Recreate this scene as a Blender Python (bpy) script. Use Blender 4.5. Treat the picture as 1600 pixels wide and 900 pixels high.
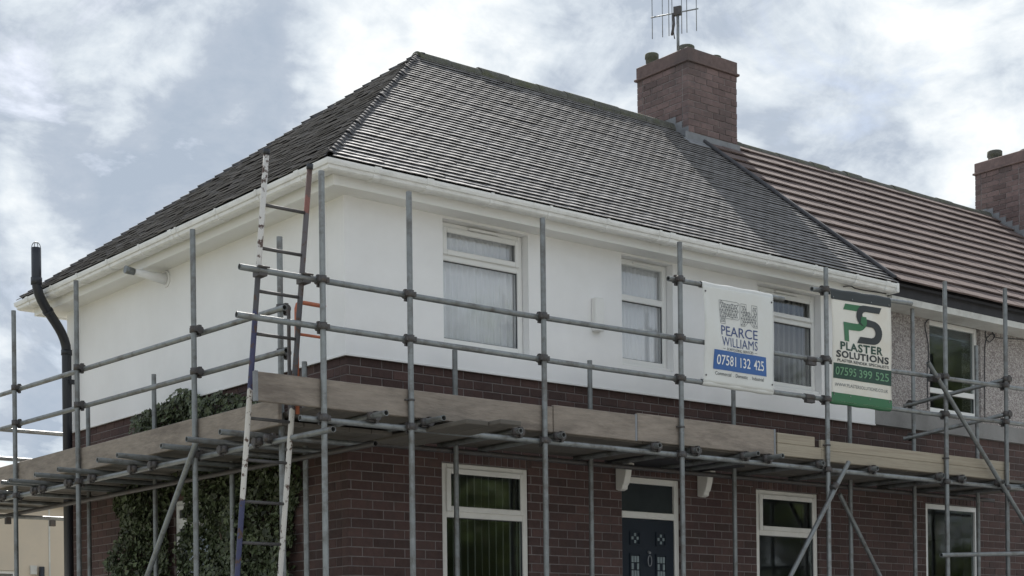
import bpy, bmesh, math, random
import numpy as np
from mathutils import Vector, Matrix
random.seed(11); RNG = np.random.default_rng(5)
scene = bpy.context.scene
for o in list(bpy.data.objects): bpy.data.objects.remove(o, do_unlink=True)
R = math.radians

# ------------------------------------------------------------------ camera
FPX, YAW, ROLL, PY = 2514.24, 0.680084, -0.0113322, 1037.55
_c, _s = math.cos(YAW), math.sin(YAW)
CR0 = Vector((_c, -_s, 0)); CF = Vector((_s, _c, 0)); CU0 = Vector((0, 0, 1))
CR = CR0 * math.cos(ROLL) + CU0 * math.sin(ROLL)
CU = CU0 * math.cos(ROLL) - CR0 * math.sin(ROLL)
CAM = Vector((-7.811, -11.946, 0.65))
cd = bpy.data.cameras.new('camera'); cam = bpy.data.objects.new('camera', cd)
scene.collection.objects.link(cam); scene.camera = cam
cd.sensor_fit = 'HORIZONTAL'; cd.sensor_width = 36.0; cd.lens = FPX / 1600 * 36
cd.shift_y = (PY - 450) / 1600; cd.clip_start = .1; cd.clip_end = 3000
cam.matrix_world = Matrix(((CR.x, CU.x, -CF.x, CAM.x), (CR.y, CU.y, -CF.y, CAM.y), (CR.z, CU.z, -CF.z, CAM.z), (0, 0, 0, 1)))
scene.render.resolution_x = 1024; scene.render.resolution_y = 576

def ray(x, y): return CF + CR * ((x - 800) / FPX) - CU * ((y - PY) / FPX)
def onY(x, y, v=0.0):            # photo pixel -> point on a plane parallel to the front wall
    d = ray(x, y); return CAM + d * ((v - CAM.y) / d.y)
def onX(x, y, v=0.0):            # photo pixel -> point on a plane parallel to the side wall
    d = ray(x, y); return CAM + d * ((v - CAM.x) / d.x)
def depth(p): return (Vector(p) - CAM).dot(CF)
def inframe(p, m=.01):
    q = Vector(p) - CAM; z = q.dot(CF)
    if z < .1: return False
    x = 800 + FPX * q.dot(CR) / z; y = PY - FPX * q.dot(CU) / z
    return -1600*m < x < 1600*(1+m) and -900*m < y < 900*(1+m)

# ------------------------------------------------------------------ world and sun
SUN_EL, SUN_AZ = R(42.0), R(26)          # azimuth measured from +Y towards +X
SUN = Vector((math.sin(SUN_AZ) * math.cos(SUN_EL), math.cos(SUN_AZ) * math.cos(SUN_EL), math.sin(SUN_EL)))
w = bpy.data.worlds.new('World'); scene.world = w; w.use_nodes = True
nt = w.node_tree; nt.nodes.clear()
def N(t, tree=None, **k):
    n = (tree or nt).nodes.new(t)
    for a, b in k.items(): setattr(n, a, b)
    return n
L = nt.links.new
out = N('ShaderNodeOutputWorld'); bg = N('ShaderNodeBackground'); bg.inputs[1].default_value = 0.08
sky = N('ShaderNodeTexSky', sky_type='NISHITA', sun_disc=False); sky.sun_elevation = SUN_EL; sky.sun_rotation = SUN_AZ
sky.air_density = 1.0; sky.dust_density = 1.5; sky.ozone_density = 1.0
tc = N('ShaderNodeTexCoord')
mp = N('ShaderNodeMapping'); mp.inputs['Scale'].default_value = (1, 1, 1.7); mp.inputs['Location'].default_value = (3.13, 1.92, 0.62)
n1 = N('ShaderNodeTexNoise'); n1.inputs['Scale'].default_value = 6.5; n1.inputs['Detail'].default_value = 12; n1.inputs['Roughness'].default_value = .6; n1.inputs['Distortion'].default_value = .45
n2 = N('ShaderNodeTexNoise'); n2.inputs['Scale'].default_value = 16.0; n2.inputs['Detail'].default_value = 8; n2.inputs['Roughness'].default_value = .62; n2.inputs['Distortion'].default_value = .3
L(tc.outputs['Generated'], mp.inputs[0]); L(mp.outputs[0], n1.inputs['Vector']); L(mp.outputs[0], n2.inputs['Vector'])
cov = N('ShaderNodeValToRGB'); cov.color_ramp.elements[0].position = .30; cov.color_ramp.elements[1].position = .44
cov.color_ramp.elements[0].color = (.45, .45, .45, 1)
L(n1.outputs['Fac'], cov.inputs[0])
nw = N('ShaderNodeTexNoise'); nw.inputs['Scale'].default_value = 14; nw.inputs['Detail'].default_value = 4; L(tc.outputs['Generated'], nw.inputs['Vector'])
wsub = N('ShaderNodeVectorMath', operation='SUBTRACT'); wsub.inputs[1].default_value = (.5, .5, .5); L(nw.outputs['Color'], wsub.inputs[0])
wsc = N('ShaderNodeVectorMath', operation='SCALE'); wsc.inputs['Scale'].default_value = .13; L(wsub.outputs[0], wsc.inputs[0])
wad = N('ShaderNodeVectorMath', operation='ADD'); L(tc.outputs['Generated'], wad.inputs[0]); L(wsc.outputs[0], wad.inputs[1])
wob = N('ShaderNodeVectorMath', operation='NORMALIZE'); L(wad.outputs[0], wob.inputs[0])
CLOUDS = [(120, 100, 150, .08), (300, 300, 260, -.09), (430, 110, 130, -.07), (570, 40, 170, .09), (60, 440, 120, .06), (60, 600, 130, -.05), (760, 60, 150, .06), (930, 90, 150, -.05),
          (1320, 110, 210, .08), (1560, 160, 150, .06), (1330, 290, 150, -.07), (1060, 80, 90, -.05)]
mixn = N('ShaderNodeMix', data_type='FLOAT'); mixn.inputs[0].default_value = .38
L(n1.outputs['Fac'], mixn.inputs[2]); L(n2.outputs['Fac'], mixn.inputs[3])
cr = N('ShaderNodeValToRGB'); e = cr.color_ramp.elements
e[0].position = .39; e[0].color = (3.0, 3.5, 4.2, 1)
e[1].position = .68; e[1].color = (7.6, 7.75, 7.7, 1)
m_ = e.new(.46); m_.color = (3.4, 3.85, 4.5, 1)
m_ = e.new(.54); m_.color = (5.0, 5.45, 5.9, 1)
val = mixn.outputs[0]
for (px_, py_, rad, amp) in CLOUDS:            # where the larger cloud masses and gaps stand
    d_ = ray(px_, py_).normalized(); rr_ = math.cos(math.atan(rad / FPX))
    dp = N('ShaderNodeVectorMath', operation='DOT_PRODUCT'); dp.inputs[1].default_value = d_; L(wob.outputs[0], dp.inputs[0])
    mr_ = N('ShaderNodeMapRange', interpolation_type='SMOOTHSTEP'); mr_.inputs[1].default_value = rr_; mr_.inputs[2].default_value = 1.0; mr_.inputs[3].default_value = 0; mr_.inputs[4].default_value = amp
    L(dp.outputs['Value'], mr_.inputs[0])
    ad_ = N('ShaderNodeMath', operation='ADD'); L(val, ad_.inputs[0]); L(mr_.outputs[0], ad_.inputs[1]); val = ad_.outputs[0]
L(val, cr.inputs[0])
mx = N('ShaderNodeMix', data_type='RGBA')
L(cov.outputs[0], mx.inputs[0]); L(sky.outputs[0], mx.inputs[6]); L(cr.outputs[0], mx.inputs[7])
L(mx.outputs[2], bg.inputs[0]); L(bg.outputs[0], out.inputs[0])

sl = bpy.data.lights.new('sun', 'SUN'); sl.energy = 5.0; sl.angle = R(.6); sl.color = (1, .955, .89)
so = bpy.data.objects.new('sun', sl); scene.collection.objects.link(so); so.location = (10, 20, 30)
so.rotation_euler = (-SUN).to_track_quat('-Z', 'Y').to_euler()
vs = scene.view_settings; vs.view_transform = 'Standard'; vs.look = 'None'; vs.gamma = 1; vs.exposure = 0.90
vs.use_curve_mapping = False
scene.render.engine = 'CYCLES'; scene.cycles.max_bounces = 8

# ------------------------------------------------------------------ materials
def mat(name, col, rough=.7, metal=0, var=.0, vscale=6, bump=0, bscale=60, objvar=0, spec=.5, dark=None, dscale=2.5, damt=.5, stretch=None, bdist=.01):
    m = bpy.data.materials.new(name); m.use_nodes = True; t = m.node_tree; b = t.nodes['Principled BSDF']; l = t.links.new
    b.inputs['Roughness'].default_value = rough; b.inputs['Metallic'].default_value = metal
    b.inputs['Specular IOR Level'].default_value = spec
    g = N('ShaderNodeNewGeometry', t); oi = N('ShaderNodeObjectInfo', t)
    vec = g.outputs['Position']
    if stretch:
        mpp = N('ShaderNodeMapping', t); mpp.inputs['Scale'].default_value = stretch; l(vec, mpp.inputs[0]); vec = mpp.outputs[0]
    hs = N('ShaderNodeHueSaturation', t); hs.inputs['Color'].default_value = (*col, 1)
    val = None
    terms = []
    if var:
        n = N('ShaderNodeTexNoise', t); n.inputs['Scale'].default_value = vscale; n.inputs['Detail'].default_value = 6; n.inputs['Roughness'].default_value = .65
        l(vec, n.inputs['Vector'])
        mr = N('ShaderNodeMapRange', t); mr.inputs[1].default_value = .25; mr.inputs[2].default_value = .75; mr.inputs[3].default_value = -var; mr.inputs[4].default_value = var
        l(n.outputs['Fac'], mr.inputs[0]); terms.append(mr.outputs[0])
    if objvar:
        ad = N('ShaderNodeMath', t, operation='ADD'); l(oi.outputs['Random'], ad.inputs[0]); l(g.outputs['Random Per Island'], ad.inputs[1])
        fr = N('ShaderNodeMath', t, operation='FRACT'); l(ad.outputs[0], fr.inputs[0])
        mr = N('ShaderNodeMapRange', t); mr.inputs[3].default_value = -objvar; mr.inputs[4].default_value = objvar
        l(fr.outputs[0], mr.inputs[0]); terms.append(mr.outputs[0])
        mh = N('ShaderNodeMapRange', t); mh.inputs[3].default_value = .488; mh.inputs[4].default_value = .512
        l(g.outputs['Random Per Island'], mh.inputs[0]); l(mh.outputs[0], hs.inputs['Hue'])
    if terms:
        s = terms[0]
        for q in terms[1:]:
            a = N('ShaderNodeMath', t, operation='ADD'); l(s, a.inputs[0]); l(q, a.inputs[1]); s = a.outputs[0]
        a = N('ShaderNodeMath', t, operation='ADD'); a.inputs[1].default_value = 1; l(s, a.inputs[0]); l(a.outputs[0], hs.inputs['Value'])
    colout = hs.outputs[0]
    if dark:
        n = N('ShaderNodeTexNoise', t); n.inputs['Scale'].default_value = dscale; n.inputs['Detail'].default_value = 8; n.inputs['Roughness'].default_value = .7
        l(vec, n.inputs['Vector'])
        rp = N('ShaderNodeMapRange', t); rp.inputs[1].default_value = .48; rp.inputs[2].default_value = .66; rp.inputs[3].default_value = 0; rp.inputs[4].default_value = damt
        l(n.outputs['Fac'], rp.inputs[0])
        mi = N('ShaderNodeMix', t, data_type='RGBA'); mi.inputs[7].default_value = (*dark, 1); l(rp.outputs[0], mi.inputs[0]); l(colout, mi.inputs[6]); colout = mi.outputs[2]
    l(colout, b.inputs['Base Color'])
    if bump:
        n = N('ShaderNodeTexNoise', t); n.inputs['Scale'].default_value = bscale; n.inputs['Detail'].default_value = 5; l(vec, n.inputs['Vector'])
        bp = N('ShaderNodeBump', t); bp.inputs['Strength'].default_value = bump; bp.inputs['Distance'].default_value = bdist
        l(n.outputs['Fac'], bp.inputs['Height']); l(bp.outputs[0], b.inputs['Normal'])
    return m
M = {}
M['render'] = mat('white_render', (.89, .89, .89), .85, var=.045, vscale=1.6, bump=.25, bscale=180, bdist=.003, dark=(.80, .79, .77), dscale=.9, damt=.3)
M['upvc'] = mat('white_upvc', (.82, .82, .80), .35, var=.02, vscale=3)
M['upvc_old'] = mat('cream_upvc', (.72, .70, .65), .4, var=.04, vscale=4, dark=(.5, .47, .4), dscale=5, damt=.25)
M['gutter'] = mat('gutter_plastic', (.80, .80, .78), .35, var=.05, vscale=5, dark=(.42, .41, .38), dscale=6, damt=.35, stretch=(1, 1, 3))
M['brick'] = mat('red_brick', (.078, .044, .039), .85, var=.2, vscale=22, bump=.5, bscale=120, objvar=.25, dark=(.058, .042, .040), dscale=3, damt=.55)
M['brick_soot_hazed'] = mat('hazed_sooty_brick', (.175, .122, .116), .88, var=.25, vscale=16, bump=.5, bscale=110, objvar=.26, dark=(.105, .085, .083), dscale=2.2, damt=.7)  # sooty brick, base colour paled to include the backlight glare over the chimney
M['mortar'] = mat('mortar', (.195, .168, .16), .95, var=.25, vscale=9, bump=.4, bscale=150, dark=(.11, .095, .095), dscale=1.8, damt=.8)
M['mortar_soot'] = mat('sooty_mortar', (.27, .245, .24), .95, var=.3, vscale=9, bump=.5, bscale=150, dark=(.15, .135, .135), dscale=2.5, damt=.8)
M['tile'] = mat('dark_plain_tile', (.215, .207, .207), .7, var=.25, vscale=9, bump=.25, bscale=90, objvar=.18, dark=(.14, .13, .122), dscale=1.9, damt=.75, spec=.75)
M['hip'] = mat('dark_hip_tile', (.07, .07, .076), .9, spec=.3, var=.3, vscale=9, bump=.3, bscale=60, objvar=.15)
M['ntile'] = mat('brown_concrete_tile', (.145, .108, .100), .85, spec=.3, var=.15, vscale=14, bump=.4, bscale=160, objvar=.10, dark=(.105, .08, .075), dscale=2.2, damt=.5)
M['ridge'] = mat('mossy_ridge', (.115, .115, .10), .9, var=.35, vscale=14, bump=.9, bscale=45, dark=(.10, .105, .055), dscale=5, damt=.9, bdist=.02)
M['deck'] = mat('roof_underlay', (.035, .035, .04), .9)
M['lead'] = mat('lead_flashing', (.22, .23, .245), .6, var=.2, vscale=9, dark=(.15, .15, .16), dscale=7, damt=.6)
M['steel'] = mat('galvanised_tube', (.245, .26, .262), .48, metal=.55, var=.18, vscale=10, dark=(.13, .12, .11), dscale=7, damt=.85, bump=.15, bscale=60, objvar=.14)
M['steel_dark'] = mat('rusty_fitting', (.105, .10, .10), .6, metal=.5, var=.3, vscale=40, dark=(.09, .065, .05), dscale=20, damt=.7)
M['board'] = mat('weathered_board', (.13, .115, .10), .85, var=.22, vscale=3, bump=.5, bscale=26, dark=(.11, .10, .09), dscale=2.0, damt=.7, stretch=(1, 1, 1), objvar=.1)
M['toe'] = mat('toe_board_wood', (.265, .222, .19), .85, var=.28, vscale=5, bump=.6, bscale=14, dark=(.145, .12, .102), dscale=1.5, damt=.85, stretch=(.9, .9, 4), objvar=.07)
M['newwood'] = mat('fresh_board', (.36, .308, .242), .8, var=.14, vscale=5, bump=.4, bscale=14, dark=(.25, .205, .155), dscale=2, damt=.6, stretch=(.5, .5, 16), objvar=.05)
M['black'] = mat('black_plastic', (.022, .025, .032), .38)
M['nfascia'] = mat('dark_fascia', (.03, .03, .035), .7, var=.3, vscale=8)
M['nboard'] = mat('painted_board', (.60, .60, .57), .6, var=.1, vscale=4, dark=(.35, .34, .31), dscale=3, damt=.5)
M['door'] = mat('blue_door', (.012, .018, .028), .5, var=.1, spec=.25)
M['concrete'] = mat('grey_band', (.26, .255, .25), .9, var=.12, vscale=3, bump=.3, bscale=90, dark=(.17, .165, .16), dscale=2, damt=.6)
M['blind'] = mat('blind_fabric', (.62, .61, .57), .8)
M['net'] = mat('net_curtain', (.88, .88, .88), .8)
M['interior'] = mat('plaster', (.35, .34, .32), .9)
M['orange'] = mat('orange_paint', (.5, .15, .075), .5, var=.12, vscale=9, dark=(.3, .12, .07), dscale=12, damt=.6)
M['cream'] = mat('cream_render', (.60, .52, .42), .9, var=.07, vscale=.9, dark=(.5, .45, .38), dscale=.8, damt=.5)
M['leaf'] = mat('ivy_leaf', (.078, .098, .047), .45, var=.4, vscale=5, objvar=.55)
M['tleaf'] = mat('tree_leaf', (.09, .125, .035), .55, var=.3, vscale=3, objvar=.4)
M['bark'] = mat('bark', (.10, .075, .055), .9, var=.3, vscale=9, bump=.6, bscale=20)
M['asphalt'] = mat('asphalt', (.20, .198, .195), .9, var=.2, vscale=3, bump=.4, bscale=120)
M['paving'] = mat('paving', (.48, .462, .44), .9, var=.15, vscale=2, bump=.3, bscale=60)
M['grass'] = mat('lawn', (.17, .165, .12), .9, var=.4, vscale=2.5, bump=.5, bscale=40)
M['cloth_white'] = mat('banner_vinyl', (.70, .71, .69), .5, var=.03, vscale=2, dark=(.62, .60, .54), dscale=1.6, damt=.35)
M['cloth_backlit'] = mat('backlit_cream_vinyl', (.74, .72, .655), .5, var=.05, vscale=2, dark=(.66, .58, .46), dscale=1.3, damt=.5)  # warm cream and tan blotches paint in sunlight coming through the vinyl
M['ink_blue'] = mat('blue_print', (.045, .13, .36), .5)
M['ink_navy'] = mat('navy_print', (.06, .09, .22), .5)
M['ink_black'] = mat('black_print', (.028, .034, .036), .5)
M['ink_green'] = mat('green_print', (.04, .16, .072), .5)
M['ink_dark'] = mat('darkgreen_print', (.02, .06, .042), .5)
M['ink_pale'] = mat('pale_green_print', (.16, .33, .19), .5)
M['ink_white'] = mat('white_print', (.80, .81, .80), .5)
M['ink_grey'] = mat('grey_print', (.16, .17, .18), .5)

def ladder_paint(name, bands):          # paint bands by height, flaking to rusty steel
    m = mat(name, (.1, .1, .1), .55, bump=.3, bscale=40); t = m.node_tree; l = t.links.new; b = t.nodes['Principled BSDF']
    g = N('ShaderNodeNewGeometry', t); sx = N('ShaderNodeSeparateXYZ', t); l(g.outputs['Position'], sx.inputs[0])
    n = N('ShaderNodeTexNoise', t); n.inputs['Scale'].default_value = 17; n.inputs['Detail'].default_value = 5; n.inputs['Roughness'].default_value = .6; l(g.outputs['Position'], n.inputs['Vector'])
    ma = N('ShaderNodeMath', t, operation='MULTIPLY_ADD'); ma.inputs[1].default_value = .12; l(n.outputs['Fac'], ma.inputs[0]); l(sx.outputs[2], ma.inputs[2])
    mr = N('ShaderNodeMapRange', t); mr.inputs[1].default_value = 0; mr.inputs[2].default_value = 5; l(ma.outputs[0], mr.inputs[0])
    rp = N('ShaderNodeValToRGB', t); rp.color_ramp.interpolation = 'CONSTANT'; e = rp.color_ramp.elements
    for i, (z, c) in enumerate(bands):
        q = e[i] if i < 2 else e.new(z / 5)
        q.position = z / 5; q.color = (*c, 1)
    l(mr.outputs[0], rp.inputs[0])
    th = N('ShaderNodeMapRange', t); th.inputs[1].default_value = .55; th.inputs[2].default_value = .60; l(n.outputs['Fac'], th.inputs[0])
    mi = N('ShaderNodeMix', t, data_type='RGBA'); mi.inputs[7].default_value = (.085, .05, .038, 1); l(th.outputs[0], mi.inputs[0]); l(rp.outputs[0], mi.inputs[6]); l(mi.outputs[2], b.inputs['Base Color'])
    return m
Wp, Bp, Dp = (.60, .58, .55), (.05, .055, .125), (.075, .075, .085)
M['stileA'] = ladder_paint('stile_flaking_paint', [(0, Bp), (2.02, Wp), (2.86, Bp), (3.45, Dp), (3.78, Wp)])
M['stileB'] = ladder_paint('stile_worn_paint', [(0, Wp), (2.75, Dp), (3.6, (.11, .10, .105)), (4.25, (.22, .09, .07)), (4.36, (.13, .085, .075))])
M['rung'] = mat('rung_steel', (.085, .08, .08), .55, metal=.3, var=.3, vscale=20)

def pebble():
    m = mat('pebbledash', (.40, .37, .355), .9); t = m.node_tree; l = t.links.new; b = t.nodes['Principled BSDF']
    g = N('ShaderNodeNewGeometry', t); v = N('ShaderNodeTexVoronoi', t); v.inputs['Scale'].default_value = 78; l(g.outputs['Position'], v.inputs['Vector'])
    rp = N('ShaderNodeValToRGB', t); e = rp.color_ramp.elements; e[0].color = (.24, .21, .205, 1); e[1].color = (.58, .55, .53, 1); e[0].position = .1; e[1].position = .95
    x = e.new(.5); x.color = (.38, .345, .335, 1)
    sx = N('ShaderNodeSeparateColor', t); l(v.outputs['Color'], sx.inputs[0]); l(sx.outputs[0], rp.inputs[0]); l(rp.outputs[0], b.inputs['Base Color'])
    bp = N('ShaderNodeBump', t); bp.inputs['Strength'].default_value = .9; bp.inputs['Distance'].default_value = .012; bp.invert = True
    l(v.outputs['Distance'], bp.inputs['Height']); l(bp.outputs[0], b.inputs['Normal'])
    return m
M['pebble'] = pebble()
def glass(name, ior=.08, tint=(.86, .9, .9)):
    m = bpy.data.materials.new(name); m.use_nodes = True; t = m.node_tree; t.nodes.clear(); l = t.links.new
    o = N('ShaderNodeOutputMaterial', t); mx = N('ShaderNodeMixShader', t); tr = N('ShaderNodeBsdfTransparent', t); gl = N('ShaderNodeBsdfGlossy', t); fr = N('ShaderNodeMath', t, operation='MULTIPLY_ADD'); lw = N('ShaderNodeLayerWeight', t); lw.inputs[0].default_value = .5; pw = N('ShaderNodeMath', t, operation='POWER'); pw.inputs[1].default_value = 4.0; l(lw.outputs['Facing'], pw.inputs[0]); l(pw.outputs[0], fr.inputs[0]); fr.inputs[1].default_value = 1 - ior; fr.inputs[2].default_value = ior
    tr.inputs[0].default_value = (*tint, 1); gl.inputs['Roughness'].default_value = .045; 
    g = N('ShaderNodeNewGeometry', t); n = N('ShaderNodeTexNoise', t); n.inputs['Scale'].default_value = 2.2; n.inputs['Detail'].default_value = 1; l(g.outputs['Position'], n.inputs['Vector'])
    bp = N('ShaderNodeBump', t); bp.inputs['Strength'].default_value = .02; bp.inputs['Distance'].default_value = .03; l(n.outputs['Fac'], bp.inputs['Height']); l(bp.outputs[0], gl.inputs['Normal'])
    l(fr.outputs[0], mx.inputs[0]); l(tr.outputs[0], mx.inputs[1]); l(gl.outputs[0], mx.inputs[2]); l(mx.outputs[0], o.inputs[0])
    return m
M['glass'] = glass('window_glass', .10, (.95, .96, .97))
M['glass_low'] = glass('window_glass_plain', .07, (.8, .84, .84))
M['frosted'] = mat('frosted_glass', (.22, .26, .27), .25, var=.2, vscale=40)
M['fan_dark'] = mat('dark_obscured_glass', (.03, .035, .04), .22, spec=.3, var=.2, vscale=5)

# ------------------------------------------------------------------ mesh helpers
WP = {}
def link(o, parent, loc):
    scene.collection.objects.link(o)
    loc = Vector(loc)
    if parent is not None:
        o.parent = parent; o.location = loc - WP[parent]
    else: o.location = loc
    WP[o] = loc
    return o
def empty(name, loc, label, cat, group=None):
    o = bpy.data.objects.new(name, None); o.empty_display_size = .2; link(o, None, loc)
    o['label'] = label; o['category'] = cat
    if group: o['group'] = group
    return o
class MB:
    def __init__(s): s.v = []; s.f = []; s.sm = []
    def add(s, vs, fs, smooth=False):
        b = len(s.v); s.v += [tuple(v) for v in vs]; s.f += [tuple(i + b for i in f) for f in fs]; s.sm += [smooth] * len(fs); return s
    def box(s, a, b):
        x0, y0, z0 = a; x1, y1, z1 = b
        if x0 > x1: x0, x1 = x1, x0
        if y0 > y1: y0, y1 = y1, y0
        if z0 > z1: z0, z1 = z1, z0
        v = [(x0, y0, z0), (x1, y0, z0), (x1, y1, z0), (x0, y1, z0), (x0, y0, z1), (x1, y0, z1), (x1, y1, z1), (x0, y1, z1)]
        return s.add(v, [(0, 3, 2, 1), (4, 5, 6, 7), (0, 1, 5, 4), (1, 2, 6, 5), (2, 3, 7, 6), (3, 0, 4, 7)])
    def obox(s, c, ax, ay, az):        # oriented box: centre and three half-axis vectors
        c = Vector(c); v = [c + ax * i + ay * j + az * k for k in (-1, 1) for (i, j) in ((-1, -1), (1, -1), (1, 1), (-1, 1))]
        return s.add(v, [(0, 3, 2, 1), (4, 5, 6, 7), (0, 1, 5, 4), (1, 2, 6, 5), (2, 3, 7, 6), (3, 0, 4, 7)])
    def tube(s, p0, p1, r, seg=14, r1=None, hollow=False, caps=True):
        p0, p1 = Vector(p0), Vector(p1); d = (p1 - p0).normalized(); r1 = r if r1 is None else r1
        a = d.orthogonal().normalized(); b = d.cross(a); vs = []
        for p, rr in ((p0, r), (p1, r1)):
            for i in range(seg):
                t = 2 * math.pi * i / seg; vs.append(p + (a * math.cos(t) + b * math.sin(t)) * rr)
        s.add(vs, [(i, (i + 1) % seg, seg + (i + 1) % seg, seg + i) for i in range(seg)], True)
        if hollow:
            ri = r * .80; dp = min(.12, (p1 - p0).length * .3)
            for p, sg in ((p0, 1), (p1, -1)):
                q = p + d * sg * dp; vs = []
                for pp, rr in ((p, r), (p, ri), (q, ri)):
                    for i in range(seg):
                        t = 2 * math.pi * i / seg; vs.append(pp + (a * math.cos(t) + b * math.sin(t)) * rr)
                fs = []
                for i in range(seg):
                    j = (i + 1) % seg
                    if sg > 0: fs += [(j, i, seg + i, seg + j), (seg + j, seg + i, 2 * seg + i, 2 * seg + j)]
                    else: fs += [(i, j, seg + j, seg + i), (seg + i, seg + j, 2 * seg + j, 2 * seg + i)]
                fs.append(tuple(range(2 * seg, 3 * seg)) if sg < 0 else tuple(reversed(range(2 * seg, 3 * seg))))
                s.add(vs, fs)
        elif caps:
            n = len(s.v) - 2 * seg
            s.f += [tuple(n + i for i in reversed(range(seg))), tuple(n + seg + i for i in range(seg))]; s.sm += [False, False]
        return s
    def path(s, pts, r, seg=12):
        pts = [Vector(p) for p in pts]; rings = []; a = None
        for i, p in enumerate(pts):
            d = (pts[min(i + 1, len(pts) - 1)] - pts[max(i - 1, 0)]).normalized()
            a = d.orthogonal().normalized() if a is None else (a - d * a.dot(d)).normalized()
            b = d.cross(a); rings.append([p + (a * math.cos(2 * math.pi * k / seg) + b * math.sin(2 * math.pi * k / seg)) * r for k in range(seg)])
        vs = [v for q in rings for v in q]
        fs = [(i * seg + k, i * seg + (k + 1) % seg, (i + 1) * seg + (k + 1) % seg, (i + 1) * seg + k) for i in range(len(pts) - 1) for k in range(seg)]
        s.add(vs, fs, True); n = len(s.v) - len(vs)
        s.f += [tuple(n + i for i in reversed(range(seg))), tuple(n + (len(pts) - 1) * seg + i for i in range(seg))]; s.sm += [False, False]
        return s
    def prism(s, poly, ext):           # polygon of 3D points swept by a vector
        ext = Vector(ext); n = len(poly); vs = [Vector(p) for p in poly] + [Vector(p) + ext for p in poly]
        return s.add(vs, [tuple(range(n - 1, -1, -1)), tuple(range(n, 2 * n))] + [(i, (i + 1) % n, n + (i + 1) % n, n + i) for i in range(n)])
    def mesh(s, name, m, org):
        me = bpy.data.meshes.new(name); me.from_pydata([(v[0] - org[0], v[1] - org[1], v[2] - org[2]) for v in s.v], [], s.f)
        me.polygons.foreach_set('use_smooth', s.sm); me.materials.append(M[m] if isinstance(m, str) else m); me.update(); return me
    def build(s, name, m, parent=None, org=None, fix=True, **props):
        if org is None:
            a = np.array(s.v); org = (a.min(0) + a.max(0)) / 2
            if parent is None: org[2] = a[:, 2].min()
        me = s.mesh(name, m, org)
        if fix:
            bm = bmesh.new(); bm.from_mesh(me); bmesh.ops.recalc_face_normals(bm, faces=bm.faces); bm.to_mesh(me); bm.free()
        o = bpy.data.objects.new(name, me); link(o, parent, org)
        for k, v in props.items(): o[k] = v
        return o
def bev(o, wd, seg=1):
    md = o.modifiers.new('bevel', 'BEVEL'); md.width = wd; md.segments = seg; md.limit_method = 'ANGLE'; return o

# panel with rectangular openings; maps (u, z, d) -> world with d = depth behind the face
def panel(mb, u0, u1, z0, z1, ops, th, fmap):
    us = sorted({u0, u1, *[q for o in ops for q in o[:2] if u0 < q < u1]}); zs = sorted({z0, z1, *[q for o in ops for q in o[2:] if z0 < q < z1]})
    def solid(i, j):
        if i < 0 or j < 0 or i >= len(us) - 1 or j >= len(zs) - 1: return False
        a, b = (us[i] + us[i + 1]) / 2, (zs[j] + zs[j + 1]) / 2
        return not any(o[0] < a < o[1] and o[2] < b < o[3] for o in ops)
    for i in range(len(us) - 1):
        for j in range(len(zs) - 1):
            if not solid(i, j): continue
            a, b, c, d = us[i], us[i + 1], zs[j], zs[j + 1]
            mb.add([fmap(a, c, 0), fmap(b, c, 0), fmap(b, d, 0), fmap(a, d, 0)], [(0, 1, 2, 3)])
            mb.add([fmap(a, c, th), fmap(b, c, th), fmap(b, d, th), fmap(a, d, th)], [(3, 2, 1, 0)])
            for (di, dj, p, q) in ((-1, 0, (a, c), (a, d)), (1, 0, (b, c), (b, d)), (0, -1, (a, c), (b, c)), (0, 1, (a, d), (b, d))):
                if not solid(i + di, j + dj):
                    mb.add([fmap(*p, 0), fmap(*q, 0), fmap(*q, th), fmap(*p, th)], [(0, 1, 2, 3)])
FM = lambda u, z, d: (u, d, z)             # front wall, face at y = d
SM = lambda u, z, d: (d, u, z)             # side wall, face at x = d

# ------------------------------------------------------------------ ground
W1, D1 = 7.36, 5.9            # width and depth of the end house
HE = 3.405                    # underside of the white render
STREET = -.95
ys = [-200, -18.2, -16.3, -14.9, -8.05, -6.1, -4.6, 200]; zs_ = [STREET - .12] * 1 + [STREET - .12, STREET - .12, STREET - .12, STREET - .12, -.8, 0, 0]
mb = MB(); xsg = [-200, -40, -10, 0, 10, 40, 200]
vv = [(x, y, z) for y, z in zip(ys, zs_) for x in xsg]; nx = len(xsg)
mb.add(vv, [(j * nx + i, j * nx + i + 1, (j + 1) * nx + i + 1, (j + 1) * nx + i) for j in range(len(ys) - 1) for i in range(nx - 1)])
mb.build('ground', 'grass', kind='structure')
MB().box((-120, -14.7, STREET - .4), (120, -9.9, STREET)).build('road', 'asphalt', kind='structure')
for nm, y0, y1 in (('pavement', -9.75, -8.05), ('pavement', -16.7, -14.85)):
    MB().box((-120, y0, STREET - .4), (120, y1, STREET + .11)).build(nm, 'paving', kind='structure')
for y0, y1 in ((-9.9, -9.75), (-14.85, -14.7)):
    MB().box((-120, y0, STREET - .4), (120, y1, STREET + .12)).build('kerb', 'concrete', kind='structure')
MB().box((-2.6, -4.4, -.2), (30, -.02, .02)).build('garden_path', 'paving', kind='structure')
MB().box((-2.6, -.02, -.2), (-.02, 9, .024)).build('side_path', 'paving', kind='structure')

# ------------------------------------------------------------------ the two houses
H1 = empty('terraced_house', (0, 0, 0), 'end terrace house with smooth white rendered upper storey and dark tiled hipped roof', 'house')
H2 = empty('terraced_house', (W1, 0, 0), 'pebbledashed terrace house with brown concrete roof tiles and dark eaves', 'house')
X2 = 14.6                     # far end of the neighbour
B = .03                       # bricks sit this far behind the render face
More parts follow.
